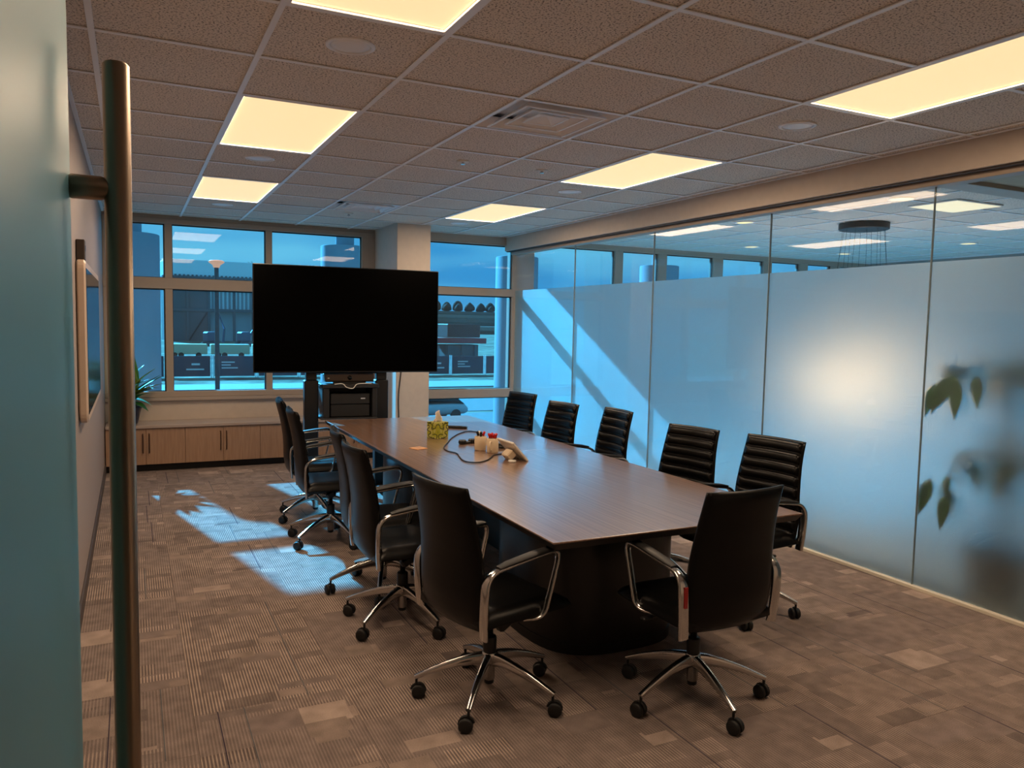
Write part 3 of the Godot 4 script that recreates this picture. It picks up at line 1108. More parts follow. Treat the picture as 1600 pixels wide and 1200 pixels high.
func make_chair() -> Node3D:
	# faces -z, stands on the origin
	var t := thing("office_chair", "black leather conference chair", "chair", Vector3.ZERO, 0.0, "black leather conference chairs round the table")
	# five star base
	var base := Node3D.new()
	base.name = "star_base"
	t.add_child(base)
	var hub := mb()
	lathe(hub, [[0.020, 0.075], [0.024, 0.080], [0.024, 0.165], [0.034, 0.170], [0.034, 0.195], [0.028, 0.20]], 20)
	obj("hub", hub, M.chrome, base)
	var tip := mb()
	lathe(tip, [[0.017, 0.058], [0.021, 0.062], [0.021, 0.076]], 16)
	obj("hub_cap", tip, M.black, base)
	for k in 5:
		var leg := mb()
		var pts := []
		var wx := []
		var wy := []
		for i in 9:
			var s := i / 8.0
			var r := lerpf(0.018, 0.318, s)
			var top := lerpf(0.198, 0.098, pow(s, 1.45))
			var deep := lerpf(0.060, 0.018, pow(s, 0.8))
			pts.append(Vector3(0, top - deep * 0.5, -r))
			wx.append(lerpf(0.017, 0.011, s))
			wy.append(deep * 0.5)
		tube(leg, pts, wx, wy, 12, 3.5)
		obj("leg", leg, M.chrome, base, Transform3D(Basis(Vector3.UP, TAU * k / 5.0), Vector3.ZERO))
	# casters turn freely: one part each, two wheels
	for k in 5:
		var a := TAU * k / 5.0
		var p := Vector3(-sin(a) * 0.312, 0, -cos(a) * 0.312)
		var st := mb()
		tube(st, [Vector3(0, 0.052, 0), Vector3(0, 0.088, 0)], 0.006, null, 8)
		var hood := []
		for i in 7:
			var w := lerpf(-0.2, PI * 0.95, i / 6.0)
			hood.append(Vector3(0, 0.031 + sin(w) * 0.029, 0.008 + cos(w) * 0.029))
		tube(st, hood, 0.007, 0.004, 6, 2.5, Vector3.RIGHT)
		var turn := a * 1.7 + k * 0.9
		var cs := obj("caster", st, M.rubber, base, Transform3D(Basis(Vector3.UP, turn), p))
		for s in [-1.0, 1.0]:
			var wh := mb()
			lathe(wh, [[0.008, 0.0], [0.024, 0.001], [0.0295, 0.005], [0.0295, 0.016], [0.026, 0.020], [0.010, 0.021]], 20)
			obj("wheel", wh, M.rubber, cs, Transform3D(Basis(Vector3(0, 0, 1), -s * PI / 2), Vector3(s * 0.0045, 0.0295, 0.010)))
	# gas lift with its black shroud, and the mechanism under the seat
	var gl := mb()
	lathe(gl, [[0.027, 0.195], [0.029, 0.20], [0.029, 0.262], [0.026, 0.268], [0.014, 0.268], [0.014, 0.375]], 20)
	obj("gas_lift", gl, M.black, t)
	var me := mb()
	cbox(me, Vector3(0, 0.385, 0.03), Vector3(0.15, 0.05, 0.24), 0.012)
	cbox(me, Vector3(0, 0.395, 0.14), Vector3(0.30, 0.03, 0.06), 0.01)
	tube(me, [Vector3(-0.07, 0.385, -0.03), Vector3(-0.22, 0.38, -0.03)], 0.006, null, 8)
	cbox(me, Vector3(-0.235, 0.379, -0.03), Vector3(0.05, 0.012, 0.03), 0.004)
	cbox(me, Vector3(0.12, 0.365, 0.02), Vector3(0.05, 0.05, 0.07), 0.012, Basis(Vector3(1, 0, 0), 0.5))
	obj("tilt_mechanism", me, M.black, t)
	# seat cushion
	var se := mb()
	slab(se, func(u: float, v: float, s: float) -> Vector3:
		var x := (u * 2.0 - 1.0)
		var z := lerpf(-0.265, 0.215, v)
		var edge := 1.0 - pow(absf(x), 6.0)
		var front := 1.0 - pow(1.0 - smoothstep(0.0, 0.22, v), 2.0)
		var rear := 1.0 - 0.6 * pow(smoothstep(0.85, 1.0, v), 2.0)
		var top := 0.412 + 0.062 * pow(maxf(edge, 0.0), 0.35) * (0.35 + 0.65 * front) * rear
		top += 0.006 * x * x - 0.010 * (1.0 - x * x) * smoothstep(0.2, 0.7, v)
		var bot := 0.410 - 0.010 * pow(maxf(edge, 0.0), 0.5)
		bot += 0.0
		return Vector3(x * (0.238 - 0.018 * pow(1.0 - v, 3.0)), top if s > 0 else bot, z), 16, 14)
	obj("seat", se, M.leather, t)
	# backrest shell with its rolled edge, ribs stitched on the front
	var ba := mb()
	slab(ba, func(u: float, v: float, s: float) -> Vector3:
		var x := u * 2.0 - 1.0
		var y := lerpf(0.385, 0.972, v)
		var e := maxf(0.0, 1.0 - pow(absf(x), 10.0)) * maxf(0.0, 1.0 - pow(absf(v * 2.0 - 1.0), 16.0))
		var th := 0.006 + 0.013 * sqrt(e)
		return back_point(x, y, -th if s > 0 else th), 18, 22)
	var back := obj("backrest", ba, M.leather, t)
	for k in 9:
		var rb := mb()
		var y0 := 0.415 + k * 0.0615
		var y1 := y0 + 0.060
		slab(rb, func(u: float, v: float, s: float) -> Vector3:
			var x := (u * 2.0 - 1.0)
			var w := v * 2.0 - 1.0
			var y := lerpf(y0, y1, v)
			var e := sqrt(maxf(0.0, 1.0 - w * w)) * sqrt(maxf(0.0, 1.0 - pow(absf(x), 14.0)))
			return back_point(x * 0.965, y, -0.014 - (0.017 * e if s > 0 else 0.0)), 14, 6)
		obj("rib", rb, M.leather, back)
	# loop arms of polished metal with a black pad on each
	for s in [-1.0, 1.0]:
		var am := mb()
		var path := [Vector3(0.236, 0.375, 0.205), Vector3(0.243, 0.45, 0.212), Vector3(0.249, 0.55, 0.214), Vector3(0.250, 0.603, 0.206), Vector3(0.250, 0.638, 0.170), Vector3(0.250, 0.652, 0.10), Vector3(0.250, 0.668, -0.02), Vector3(0.250, 0.677, -0.110), Vector3(0.250, 0.672, -0.146), Vector3(0.250, 0.638, -0.155), Vector3(0.248, 0.56, -0.135), Vector3(0.244, 0.47, -0.112), Vector3(0.240, 0.425, -0.098), Vector3(0.228, 0.403, -0.070), Vector3(0.20, 0.398, -0.02)]
		var pts := smooth_path(path, 4)
		var wide := []
		var thick := []
		for i in pts.size():
			var q := float(i) / (pts.size() - 1)
			wide.append(lerpf(0.024, 0.016, smoothstep(0.15, 0.35, q)) if q < 0.6 else 0.014)
			thick.append(lerpf(0.010, 0.007, smoothstep(0.2, 0.5, q)))
		var rings := []
		for i in pts.size():
			var d: Vector3 = (pts[mini(i + 1, pts.size() - 1)] - pts[maxi(i - 1, 0)]).normalized()
			var side := Vector3.RIGHT
			side = (side - d * side.dot(d)).normalized()
			var up := d.cross(side).normalized()
			var c: Vector3 = pts[i]
			rings.append(ring(Vector3(c.x * s, c.y, c.z), Vector3(side.x * s, side.y, side.z) * wide[i], Vector3(up.x * s, up.y, up.z) * thick[i], 10, 3.2))
		loft(am, rings)
		var arm := obj("armrest", am, M.chrome, t)
		var pd := mb()
		tube(pd, [Vector3(0.250 * s, 0.655, 0.152), Vector3(0.250 * s, 0.664, 0.10), Vector3(0.250 * s, 0.680, -0.02), Vector3(0.250 * s, 0.689, -0.11), Vector3(0.250 * s, 0.687, -0.140)], [0.018, 0.024, 0.026, 0.025, 0.019], [0.004, 0.008, 0.009, 0.008, 0.005], 12, 3.0)
		obj("arm_pad", pd, M.pad, arm)
	return t

func place(o: Node3D, x: float, z: float, face: Vector2, spin: float) -> void:
	# face is the direction the sitter looks in; spin turns the star base
	o.position = Vector3(x, 0, z)
	o.rotation.y = atan2(-face.x, -face.y)
	var b := o.get_node("star_base") as Node3D
	b.rotation.y = spin - o.rotation.y

func build_chairs() -> void:
	var first := make_chair()
	var spots := [
		[1.362, -2.961, Vector2(0.979, -0.206), 1.20, "black leather conference chair at the table's corner nearest the open door"],
		[2.165, -2.597, Vector2(-0.03, -1.0), 0.49, "black leather conference chair with a red tag on its arm at the table's end"],
		[1.283, -3.925, Vector2(1.0, -0.02), 0.925, "black leather conference chair second from the door end, aisle side of the table"],
		[1.335, -4.46, Vector2(1.0, 0.12), 0.275, "black leather conference chair in the middle of the aisle side of the table"],
		[1.285, -5.62, Vector2(0.98, 0.05), 0.916, "black leather conference chair second from the television, aisle side of the table"],
		[1.33, -6.36, Vector2(1.0, 0.1), 0.80, "black leather conference chair nearest the television, aisle side of the table"],
		[2.98, -6.36, Vector2(-0.97, 0.20), 0.4, "black leather conference chair nearest the right window, partition side of the table"],
		[2.90, -5.49, Vector2(-1.0, 0.12), 0.65, "black leather conference chair second from the right window, partition side of the table"],
		[3.05, -4.96, Vector2(-1.0, -0.05), 0.025, "black leather conference chair in the middle of the partition side of the table"],
		[2.95, -3.88, Vector2(-0.98, 0.20), 0.65, "black leather conference chair second from the door end, partition side of the table"],
		[3.10, -3.345, Vector2(-0.99, 0.13), 0.02, "black leather conference chair nearest the door end, partition side of the table"],
	]
	for k in spots.size():
		var s = spots[k]
		var o := first if k == 0 else copy_of(first)
		o.set_meta("label", s[4])
		place(o, s[0], s[1], s[2], s[3])
		if k == 1:
			var st := mb()
			cbox(st, Vector3(-0.246, 0.55, 0.227), Vector3(0.016, 0.085, 0.004), 0.001)
			tag(obj("tag_sticker", st, M.red, o), "red tag stuck on the arm")

# ------------------------------------------------------------------ low cabinets under the left windows
func build_cabinets() -> void:
	var xs := [-0.262, 0.485, 1.245, 2.005, 2.62]
	var where := ["against the left wall, under the potted plant", "second from the left wall", "behind the television stand", "against the boxed-in column"]
	for k in 4:
		var x0: float = xs[k]
		var x1: float = xs[k + 1]
		var c := thing("low_cabinet", "low tan laminate cabinet with two doors " + where[k], "cabinet", Vector3((x0 + x1) * 0.5, 0, -9.02), 0.0, "low cabinets under the left windows")
		var hw := (x1 - x0) * 0.5
		bx("body", Vector3(-hw + 0.001, 0.075, -0.225), Vector3(hw - 0.001, 0.455, 0.175), M.laminate, c, 0.001)
		bx("toe_kick", Vector3(-hw, 0.0, -0.225), Vector3(hw, 0.075, 0.12), M.black, c, 0.0)
		for s in [-1.0, 1.0]:
			var a := 0.0015 if s > 0 else -hw + 0.0015
			var b := hw - 0.0015 if s > 0 else -0.0015
			var d := bx("door", Vector3(a, 0.078, 0.176), Vector3(b, 0.452, 0.195), M.laminate, c, 0.0015)
			var st := mb()
			var hx: float = s * 0.030
			tube(st, smooth_path([Vector3(hx, 0.20, 0.195), Vector3(hx, 0.205, 0.212), Vector3(hx, 0.225, 0.220), Vector3(hx, 0.30, 0.224), Vector3(hx, 0.375, 0.220), Vector3(hx, 0.395, 0.212), Vector3(hx, 0.40, 0.195)], 3), 0.006, 0.005, 8)
			obj("handle", st, M.handle, d)
	var ct := thing("worktop", "long pale worktop over the low cabinets under the window", "worktop", Vector3(1.18, 0.456, -9.02))
	bx("worktop_board", Vector3(-1.442, 0.0, -0.23), Vector3(1.45, 0.032, 0.215), M.counter, ct, 0.004)

# ------------------------------------------------------------------ television on its cart
func build_tv() -> void:
	var turn := -0.055
	var tv := thing("television", "large black flat screen television on a stand before the windows", "television", Vector3(1.775, 1.61, -7.02), turn)
	var st := mb()
	cbox(st, Vector3(0, 0, -0.022), Vector3(1.672, 0.950, 0.036), 0.006)
	obj("case", st, M.black, tv)
	bx("screen", Vector3(-0.828, -0.462, -0.0045), Vector3(0.828, 0.467, 0.0005), M.screen, tv, 0.001)
	bx("back_cover", Vector3(-0.5, -0.35, -0.075), Vector3(0.5, 0.30, -0.038), M.black, tv, 0.02)
	bx("badge", Vector3(-0.012, -0.4725, -0.004), Vector3(0.012, -0.4675, -0.0025), M.charcoal, tv, 0.0)
	var s := thing("television_stand", "black two post television stand with shelf and rack opening", "stand", Vector3(1.775, 0, -7.14), turn)
	for x in [-0.322, 0.322]:
		bx("post", Vector3(x - 0.062, 0.06, -0.05), Vector3(x + 0.062, 1.06, 0.05), M.black, s, 0.008)
		bx("inner_post", Vector3(x - 0.048, 1.06, -0.038), Vector3(x + 0.048, 1.75, 0.038), M.black, s, 0.006)
		bx("foot", Vector3(x - 0.05, 0.03, -0.36), Vector3(x + 0.05, 0.075, 0.30), M.black, s, 0.012)
		for z in [-0.32, 0.26]:
			var w := mb()
			lathe(w, [[0.0, -0.012], [0.016, -0.012], [0.0195, -0.008], [0.0195, 0.008], [0.016, 0.012], [0.0, 0.012]], 16, Vector3.ZERO, true, false)
			obj("wheel", w, M.rubber, s, Transform3D(Basis(Vector3(0, 0, 1), PI / 2), Vector3(x, 0.0195, z)))
	bx("cross_beam", Vector3(-0.36, 1.52, -0.02), Vector3(0.36, 1.62, 0.03), M.black, s, 0.005)
	bx("cross_beam", Vector3(-0.36, 1.12, -0.02), Vector3(0.36, 1.18, 0.03), M.black, s, 0.005)
	bx("shelf", Vector3(-0.26, 0.712, -0.18), Vector3(0.26, 0.724, 0.16), M.charcoal, s, 0.003)
	# the open rack above the shelf
	var rk := thing("equipment_rack", "dark grey open fronted equipment rack on the television stand shelf", "rack", Vector3(1.79, 0.724, -7.14), turn)
	bx("side_panel", Vector3(-0.245, 0.0, -0.16), Vector3(-0.190, 0.272, 0.13), M.charcoal, rk, 0.004)
	bx("side_panel", Vector3(0.200, 0.0, -0.16), Vector3(0.245, 0.272, 0.13), M.charcoal, rk, 0.004)
	bx("top_panel", Vector3(-0.258, 0.272, -0.16), Vector3(0.258, 0.305, 0.15), M.charcoal, rk, 0.004)
	bx("back_panel", Vector3(-0.19, 0.0, -0.16), Vector3(0.20, 0.272, -0.14), M.black, rk, 0.0)
	var ub := thing("power_unit", "charcoal electronics box with a small label inside the rack", "electronics", Vector3(1.79, 0.724, -7.13), turn)
	bx("case", Vector3(-0.175, 0.004, -0.12), Vector3(0.185, 0.115, 0.085), M.charcoal, ub, 0.006)
	bx("case", Vector3(-0.175, 0.119, -0.12), Vector3(0.185, 0.215, 0.085), M.charcoal, ub, 0.006)
	bx("label_plate", Vector3(0.10, 0.165, 0.085), Vector3(0.14, 0.175, 0.087), M.metal_light, ub, 0.0)
	var cd := thing("video_codec", "black video bar with a camera lens between the stand posts", "camera", Vector3(1.79, 1.030, -7.12), turn)
	bx("case", Vector3(-0.225, 0.016, -0.06), Vector3(0.225, 0.092, 0.06), M.brown_box, cd, 0.010)
	bx("foot", Vector3(-0.15, 0.0, -0.05), Vector3(0.15, 0.016, 0.05), M.black, cd, 0.0)
	var ln := mb()
	lathe(ln, [[0.0, 0.010], [0.010, 0.008], [0.012, 0.004], [0.019, 0.005], [0.021, 0.0], [0.021, -0.006]], 24, Vector3.ZERO, true, false)
	obj("lens", ln, M.black_gloss, cd, Transform3D(Basis(Vector3(1, 0, 0), PI / 2), Vector3(0.0, 0.055, 0.060)))
	bx("mark", Vector3(-0.20, 0.048, 0.060), Vector3(-0.183, 0.055, 0.0612), M.white_plastic, cd, 0.0)
	var wr := mb()
	tube(wr, smooth_path([Vector3(1.63, 1.032, -6.985), Vector3(1.70, 1.036, -6.98), Vector3(1.735, 1.005, -6.965), Vector3(1.79, 0.995, -6.96), Vector3(1.83, 1.03, -6.975), Vector3(1.90, 1.037, -6.98), Vector3(1.97, 1.034, -6.985)], 5), 0.004, null, 6)
	tag(obj("white_lead", wr, M.white_plastic), "thin white lead drooping over the rack's top edge", "cable")
	var cc := mb()
	tube(cc, smooth_path([Vector3(2.695, 1.20, -8.362), Vector3(2.693, 1.04, -8.360), Vector3(2.668, 0.80, -8.358), Vector3(2.672, 0.56, -8.360), Vector3(2.69, 0.30, -8.355), Vector3(2.70, 0.012, -8.34)], 5), 0.006, null, 7)
	tag(obj("hanging_cable", cc, M.brown_box), "dark cable hanging down the face of the beige column", "cable")

func build_wall_display() -> void:
	var d := thing("wall_display", "glossy wall mounted display with a rounded beige bezel", "display", Vector3(WALL_X, 1.46, -5.71))
	# body: rounded rectangle extruded from the wall
	var hz := 0.91
	var hy := 0.445
	var r := 0.05
	var mk := func(x: float, ins: float) -> Array:
		var out := []
		for c in [[1, 1, 0.0], [-1, 1, PI / 2], [-1, -1, PI], [1, -1, PI * 1.5]]:
			for k in 5:
				var t: float = c[2] + k * PI / 8.0
				out.append(Vector3(x, c[1] * (hy - ins - r) + sin(t) * r, c[0] * (hz - ins - r) + cos(t) * r))
		return out
	var st := mb()
	loft(st, [mk.call(0.004, 0.01), mk.call(0.012, 0.0), mk.call(0.040, 0.0), mk.call(0.049, 0.010)], true, false)
	obj("bezel", st, M.beige_plastic, d)
	bx("screen", Vector3(0.048, -hy + 0.045, -hz + 0.045), Vector3(0.051, hy - 0.045, hz - 0.045), M.black_gloss, d, 0.0005)
	var b := thing("display_camera", "dark brown box standing on the wall display's top edge", "camera", Vector3(WALL_X, 1.905, -4.92))
	bx("case", Vector3(0.002, 0.0, -0.05), Vector3(0.045, 0.11, 0.05), M.brown_box, b, 0.004)
	bx("lens_window", Vector3(0.045, 0.05, -0.02), Vector3(0.0465, 0.08, 0.02), M.black_gloss, b, 0.0)

# ------------------------------------------------------------------ on the table
func build_table_things() -> void:
	var y := TY
	var tb := thing("tissue_box", "yellow green tissue box with dark looping print on the table", "tissue box", Vector3(2.055, y, -5.475), 0.45)
	bx("carton", Vector3(-0.057, 0.0, -0.057), Vector3(0.057, 0.122, 0.057), M.tissue_print, tb, 0.002)
	var st := mb()
	slab(st, func(u: float, v: float, s: float) -> Vector3:
		var w := lerpf(0.040, 0.036, v) * (1.0 + 0.35 * sin(v * 5.0))
		return Vector3((u - 0.5) * 2.0 * w - 0.012 * v, 0.118 + v * 0.095 - 0.035 * absf(u - 0.62) * v * 2.0, 0.012 * sin(u * 9.0 + v * 2.0) + s * 0.0009 + 0.008 * v), 12, 6)
	obj("tissue", st, M.paper, tb)
	var rm := thing("remote_control", "slim black remote control beside the tissue box", "remote control", Vector3(2.385, y, -5.93), -0.6)
	bx("case", Vector3(-0.095, 0.0, -0.022), Vector3(0.095, 0.018, 0.022), M.black, rm, 0.006)
	bx("button_pad", Vector3(-0.06, 0.018, -0.014), Vector3(0.05, 0.0195, 0.014), M.charcoal, rm, 0.0)
	var cd := thing("coaster", "tan square coaster lying on the table's aisle side", "coaster", Vector3(1.752, y, -5.04), 0.35)
	bx("card", Vector3(-0.045, 0.0, -0.045), Vector3(0.045, 0.004, 0.045), M.tan_card, cd, 0.001)
	bx("print", Vector3(-0.022, 0.004, -0.022), Vector3(0.022, 0.0044, 0.022), M.laminate, cd, 0.0)
	# the long dark cable, draped in loops
	var cp := []
	for q in [[2.30, -4.60], [2.24, -4.60], [2.19, -4.62], [2.12, -4.60], [2.06, -4.515], [1.985, -4.425], [1.90, -4.385], [1.853, -4.455], [1.885, -4.62], [1.915, -4.74], [1.895, -4.85], [1.925, -5.00], [2.03, -5.20], [2.14, -5.40], [2.29, -5.61], [2.40, -5.70], [2.455, -5.63]]:
		cp.append(Vector3(q[0], y + 0.0048, q[1]))
	cp[0].y += 0.02
	var ct := mb()
	tube(ct, smooth_path(cp, 6), 0.0042, null, 7)
	tag(obj("long_cable", ct, M.cable), "dark blue cable looping across the table to the touch panel", "cable")
	var hb := thing("cable_adapter", "black twin ended adapter lying among the cable loops", "adapter", Vector3(2.155, y, -5.135), 0.3)
	var st2 := mb()
	cbox(st2, Vector3(-0.045, 0.016, 0), Vector3(0.05, 0.032, 0.045), 0.008)
	obj("plug", st2, M.black, hb)
	st2 = mb()
	cbox(st2, Vector3(0.045, 0.016, 0), Vector3(0.05, 0.032, 0.045), 0.008)
	obj("plug", st2, M.black, hb)
	var st3 := mb()
	cbox(st3, Vector3(0, 0.009, 0), Vector3(0.05, 0.016, 0.03), 0.004)
	obj("bridge", st3, M.charcoal, hb)
	var bb := thing("black_case", "small black case behind the touch panel", "case", Vector3(2.335, y, -4.87), 0.2)
	bx("lower_shell", Vector3(-0.055, 0.0, -0.03), Vector3(0.055, 0.02, 0.03), M.black, bb, 0.005)
	bx("lid", Vector3(-0.055, 0.0205, -0.03), Vector3(0.055, 0.036, 0.03), M.black, bb, 0.006)
	mug(Vector3(2.126, y, -4.835), 0.5, "cream mug holding dark and red capped markers", [[M.marker_red, 0.3], [M.black, 1.8], [M.black, 3.5], [M.white_plastic, 4.8]], "mug farther from the touch panel")
	mug(Vector3(2.166, y, -4.722), 4.0, "cream mug crammed with red capped markers", [[M.marker_red, 0.2], [M.marker_red, 1.3], [M.marker_red, 2.5], [M.marker_red, 3.7], [M.marker_red, 5.0]], "mug nearer the touch panel")
	# touch panel, its screen turned to the partition
	var tp := thing("touch_panel", "tilted white touch panel on a wedge stand", "touch panel", Vector3(2.185, y, -4.445), 0.0)
	var bs := Basis(Vector3(0, 0, 1), deg_to_rad(42.0))
	var st4 := mb()
	cbox(st4, Vector3(-0.005, 0.062, 0), Vector3(0.014, 0.165, 0.235), 0.004, bs)
	obj("panel_case", st4, M.white_plastic, tp)
	var st5 := mb()
	cbox(st5, Vector3(-0.005, 0.062, 0) + bs * Vector3(0.0075, 0, 0), Vector3(0.002, 0.15, 0.22), 0.0, bs)
	obj("screen", st5, M.black_gloss, tp)
	var st6 := mb()
	cbox(st6, Vector3(-0.040, 0.034, 0.02), Vector3(0.055, 0.050, 0.085), 0.006, Basis(Vector3(0, 0, 1), deg_to_rad(42.0)))
	obj("wedge_stand", st6, M.cream, tp)
	var pk := thing("eraser_puck", "small white oval puck beside the touch panel", "puck", Vector3(2.13, y, -4.345))
	var st7 := mb()
	lathe(st7, [[0.0, 0.0], [0.024, 0.0], [0.027, 0.006], [0.024, 0.013], [0.0, 0.016]], 20, Vector3.ZERO, true, false)
	obj("puck_body", st7, M.white_plastic, pk)

func mug(at: Vector3, turn: float, label: String, pens: Array, where: String) -> void:
	var t := thing("mug", label, "mug", at, turn, "mugs of markers")
	var st := mb()
	lathe(st, [[0.0, 0.001], [0.036, 0.0], [0.040, 0.006], [0.0405, 0.094], [0.039, 0.096], [0.0375, 0.094], [0.037, 0.010], [0.0, 0.008]], 28, Vector3.ZERO, true, false)
	obj("body", st, M.cream, t)
	var st2 := mb()
	tube(st2, smooth_path([Vector3(0.038, 0.078, 0), Vector3(0.060, 0.076, 0), Vector3(0.070, 0.052, 0), Vector3(0.060, 0.026, 0), Vector3(0.038, 0.020, 0)], 4), 0.0062, 0.0045, 8)
	obj("handle", st2, M.cream, t)
	var k := 0
	for p in pens:
		var d := Vector3(cos(p[1]), 0, sin(p[1]))
		var foot := at + Vector3(0, 0.016, 0) - d * 0.014
		var head := at + Vector3(0, 0.118 + 0.006 * (k % 3), 0) + d * 0.024
		var ax := (head - foot).normalized()
		var names := {M.marker_red: "red capped marker", M.black: "black capped marker", M.white_plastic: "white capped marker"}
		var m := thing("marker", "%s standing in the cream %s" % [names[p[0]], where], "marker", foot, 0.0, "markers in the mugs")
		var s1 := mb()
		tube(s1, [Vector3.ZERO, ax * 0.002, ax * 0.088], [0.005, 0.0062, 0.0062], null, 10)
		obj("barrel", s1, M.white_plastic, m)
		var s2 := mb()
		tube(s2, [ax * 0.088, ax * 0.089, ax * 0.118, ax * 0.121], [0.0062, 0.0088, 0.0085, 0.006], null, 10)
		obj("cap", s2, p[0], m)
		k += 1

# ------------------------------------------------------------------ plants
func leaf_mesh(length: float, width: float, bend: float, fold := 0.25) -> Mesh:
	var st := mb()
	slab(st, func(u: float, v: float, s: float) -> Vector3:
		var w := width * pow(maxf(0.0, sin(PI * pow(clampf(v, 0.0, 1.0), 0.68))), 1.1) * 0.5 + 0.0012
		var x := (u - 0.5) * 2.0
		var a := bend * v
		var z := -length * (sin(a) / bend if absf(bend) > 0.01 else v)
		var y := -length * ((1.0 - cos(a)) / bend if absf(bend) > 0.01 else 0.0)
		return Vector3(x * w, y + absf(x) * w * fold + s * 0.0008, z), 4, 9)
	st.generate_normals()
	return st.commit()

func build_plants() -> void:
	# dracaena on the worktop
	var at := Vector3(-0.055, 0.488, -9.0)
	var t := thing("potted_plant", "broad leaved green plant in a blue pot on the worktop by the left wall", "plant", at)
	var st := mb()
	lathe(st, [[0.0, 0.0], [0.085, 0.0], [0.095, 0.01], [0.130, 0.16], [0.142, 0.172], [0.142, 0.195], [0.130, 0.197], [0.126, 0.175], [0.0, 0.170]], 32, Vector3.ZERO, true, false)
	obj("pot", st, M.pot_blue, t)
	var so := mb()
	lathe(so, [[0.0, 0.176], [0.125, 0.176]], 24, Vector3.ZERO, true, false)
	obj("soil", so, M.soil, t)
	for k in 3:
		var sm := mb()
		tube(sm, [Vector3(0.03 * (k - 1), 0.17, 0.02 * (k % 2)), Vector3(0.045 * (k - 1), 0.30, 0.02)], [0.012, 0.009], null, 8)
		obj("stem", sm, M.bark, t)
	var r := RandomNumberGenerator.new()
	r.seed = 12
	var kinds := [leaf_mesh(0.36, 0.15, 0.35), leaf_mesh(0.32, 0.14, 0.6), leaf_mesh(0.28, 0.12, 0.8), leaf_mesh(0.42, 0.13, 0.2)]
	var fixed := [[Vector3(0.08, 0.99, 0.1), 3, 0.12], [Vector3(0.55, 0.72, 0.12), 1, 0.10], [Vector3(0.75, 0.55, 0.2), 0, 0.08], [Vector3(0.95, 0.18, 0.25), 2, 0.06], [Vector3(0.35, 0.85, -0.1), 0, 0.12], [Vector3(-0.12, 0.95, 0.2), 0, 0.1], [Vector3(-0.05, 0.95, 0.3), 3, 0.1], [Vector3(0.7, 0.12, 0.6), 2, 0.03]]
	for k in 26:
		var dir: Vector3
		var kind: int
		var h: float
		if k < fixed.size():
			dir = fixed[k][0].normalized()
			kind = fixed[k][1]
			h = fixed[k][2]
		else:
			var a := r.randf() * TAU
			var up := r.randf_range(0.25, 1.0)
			dir = Vector3(cos(a) * (0.22 if cos(a) < 0 else 0.8), up + 0.15, sin(a) * 0.35).normalized()
			kind = r.randi() % 4
			h = r.randf_range(0.0, 0.14)
		var b := Basis.looking_at(dir, Vector3.UP if absf(dir.y) < 0.98 else Vector3.BACK)
		put("leaf", kinds[kind], M.leaf if k % 4 != 2 else M.leaf_edge, t, Transform3D(b, Vector3(r.randf_range(-0.03, 0.04), 0.19 + h, r.randf_range(-0.02, 0.03))))
	# tall plant behind the frosted glass
	var p := thing("potted_tree", "tall drooping plant in a dark pot behind the frosted glass", "plant", Vector3(4.78, 0, -2.92))
	var ps := mb()
	lathe(ps, [[0.0, 0.0], [0.16, 0.0], [0.165, 0.01], [0.20, 0.28], [0.205, 0.31], [0.185, 0.31], [0.18, 0.27], [0.0, 0.26]], 32, Vector3.ZERO, true, false)
	obj("pot", ps, M.pot_grey, p)
	var trunk := mb()
	tube(trunk, smooth_path([Vector3(0, 0.25, 0), Vector3(0.02, 0.6, -0.02), Vector3(-0.02, 1.0, 0.01), Vector3(-0.03, 1.32, -0.02)], 4), 0.028, null, 8)
	obj("trunk", trunk, M.bark, p)
	var lk := [leaf_mesh(0.28, 0.10, 0.6), leaf_mesh(0.24, 0.095, 0.9), leaf_mesh(0.20, 0.075, 0.4)]
	# arching branches; the first two carry leaves that hang against the glass
	var ends := [[Vector3(-0.03, 1.30, -0.02), Vector3(-0.20, 1.40, -0.12), Vector3(-0.33, 1.31, -0.20)], [Vector3(-0.02, 0.75, 0), Vector3(-0.22, 0.88, -0.08), Vector3(-0.33, 0.68, -0.16)], [Vector3(-0.03, 1.3, 0), Vector3(0.08, 1.42, 0.14), Vector3(0.14, 1.30, 0.26)], [Vector3(-0.03, 1.28, 0), Vector3(-0.2, 1.40, 0.10), Vector3(-0.28, 1.30, 0.22)], [Vector3(0, 0.8, 0), Vector3(0.12, 0.95, -0.06), Vector3(0.22, 0.85, -0.12)], [Vector3(0, 0.75, 0), Vector3(-0.16, 0.92, 0.12), Vector3(-0.26, 0.84, 0.22)]]
	for e in ends:
		var bs := mb()
		var path := smooth_path(e, 5)
		tube(bs, path, 0.007, null, 6)
		obj("branch", bs, M.bark, p)
		for k in 11:
			var q: Vector3 = path[clampi(1 + k, 0, path.size() - 1)]
			var a := r.randf() * TAU
			var dir := Vector3(cos(a) * 0.8, r.randf_range(-0.9, 0.15), sin(a) * 0.9)
			if q.x < -0.12:
				dir.x = absf(dir.x) * 0.6
			put("leaf", lk[r.randi() % 3], M.leaf, p, Transform3D(Basis.looking_at(dir.normalized(), Vector3(0.2, 1.0, 0.3).normalized()), q))
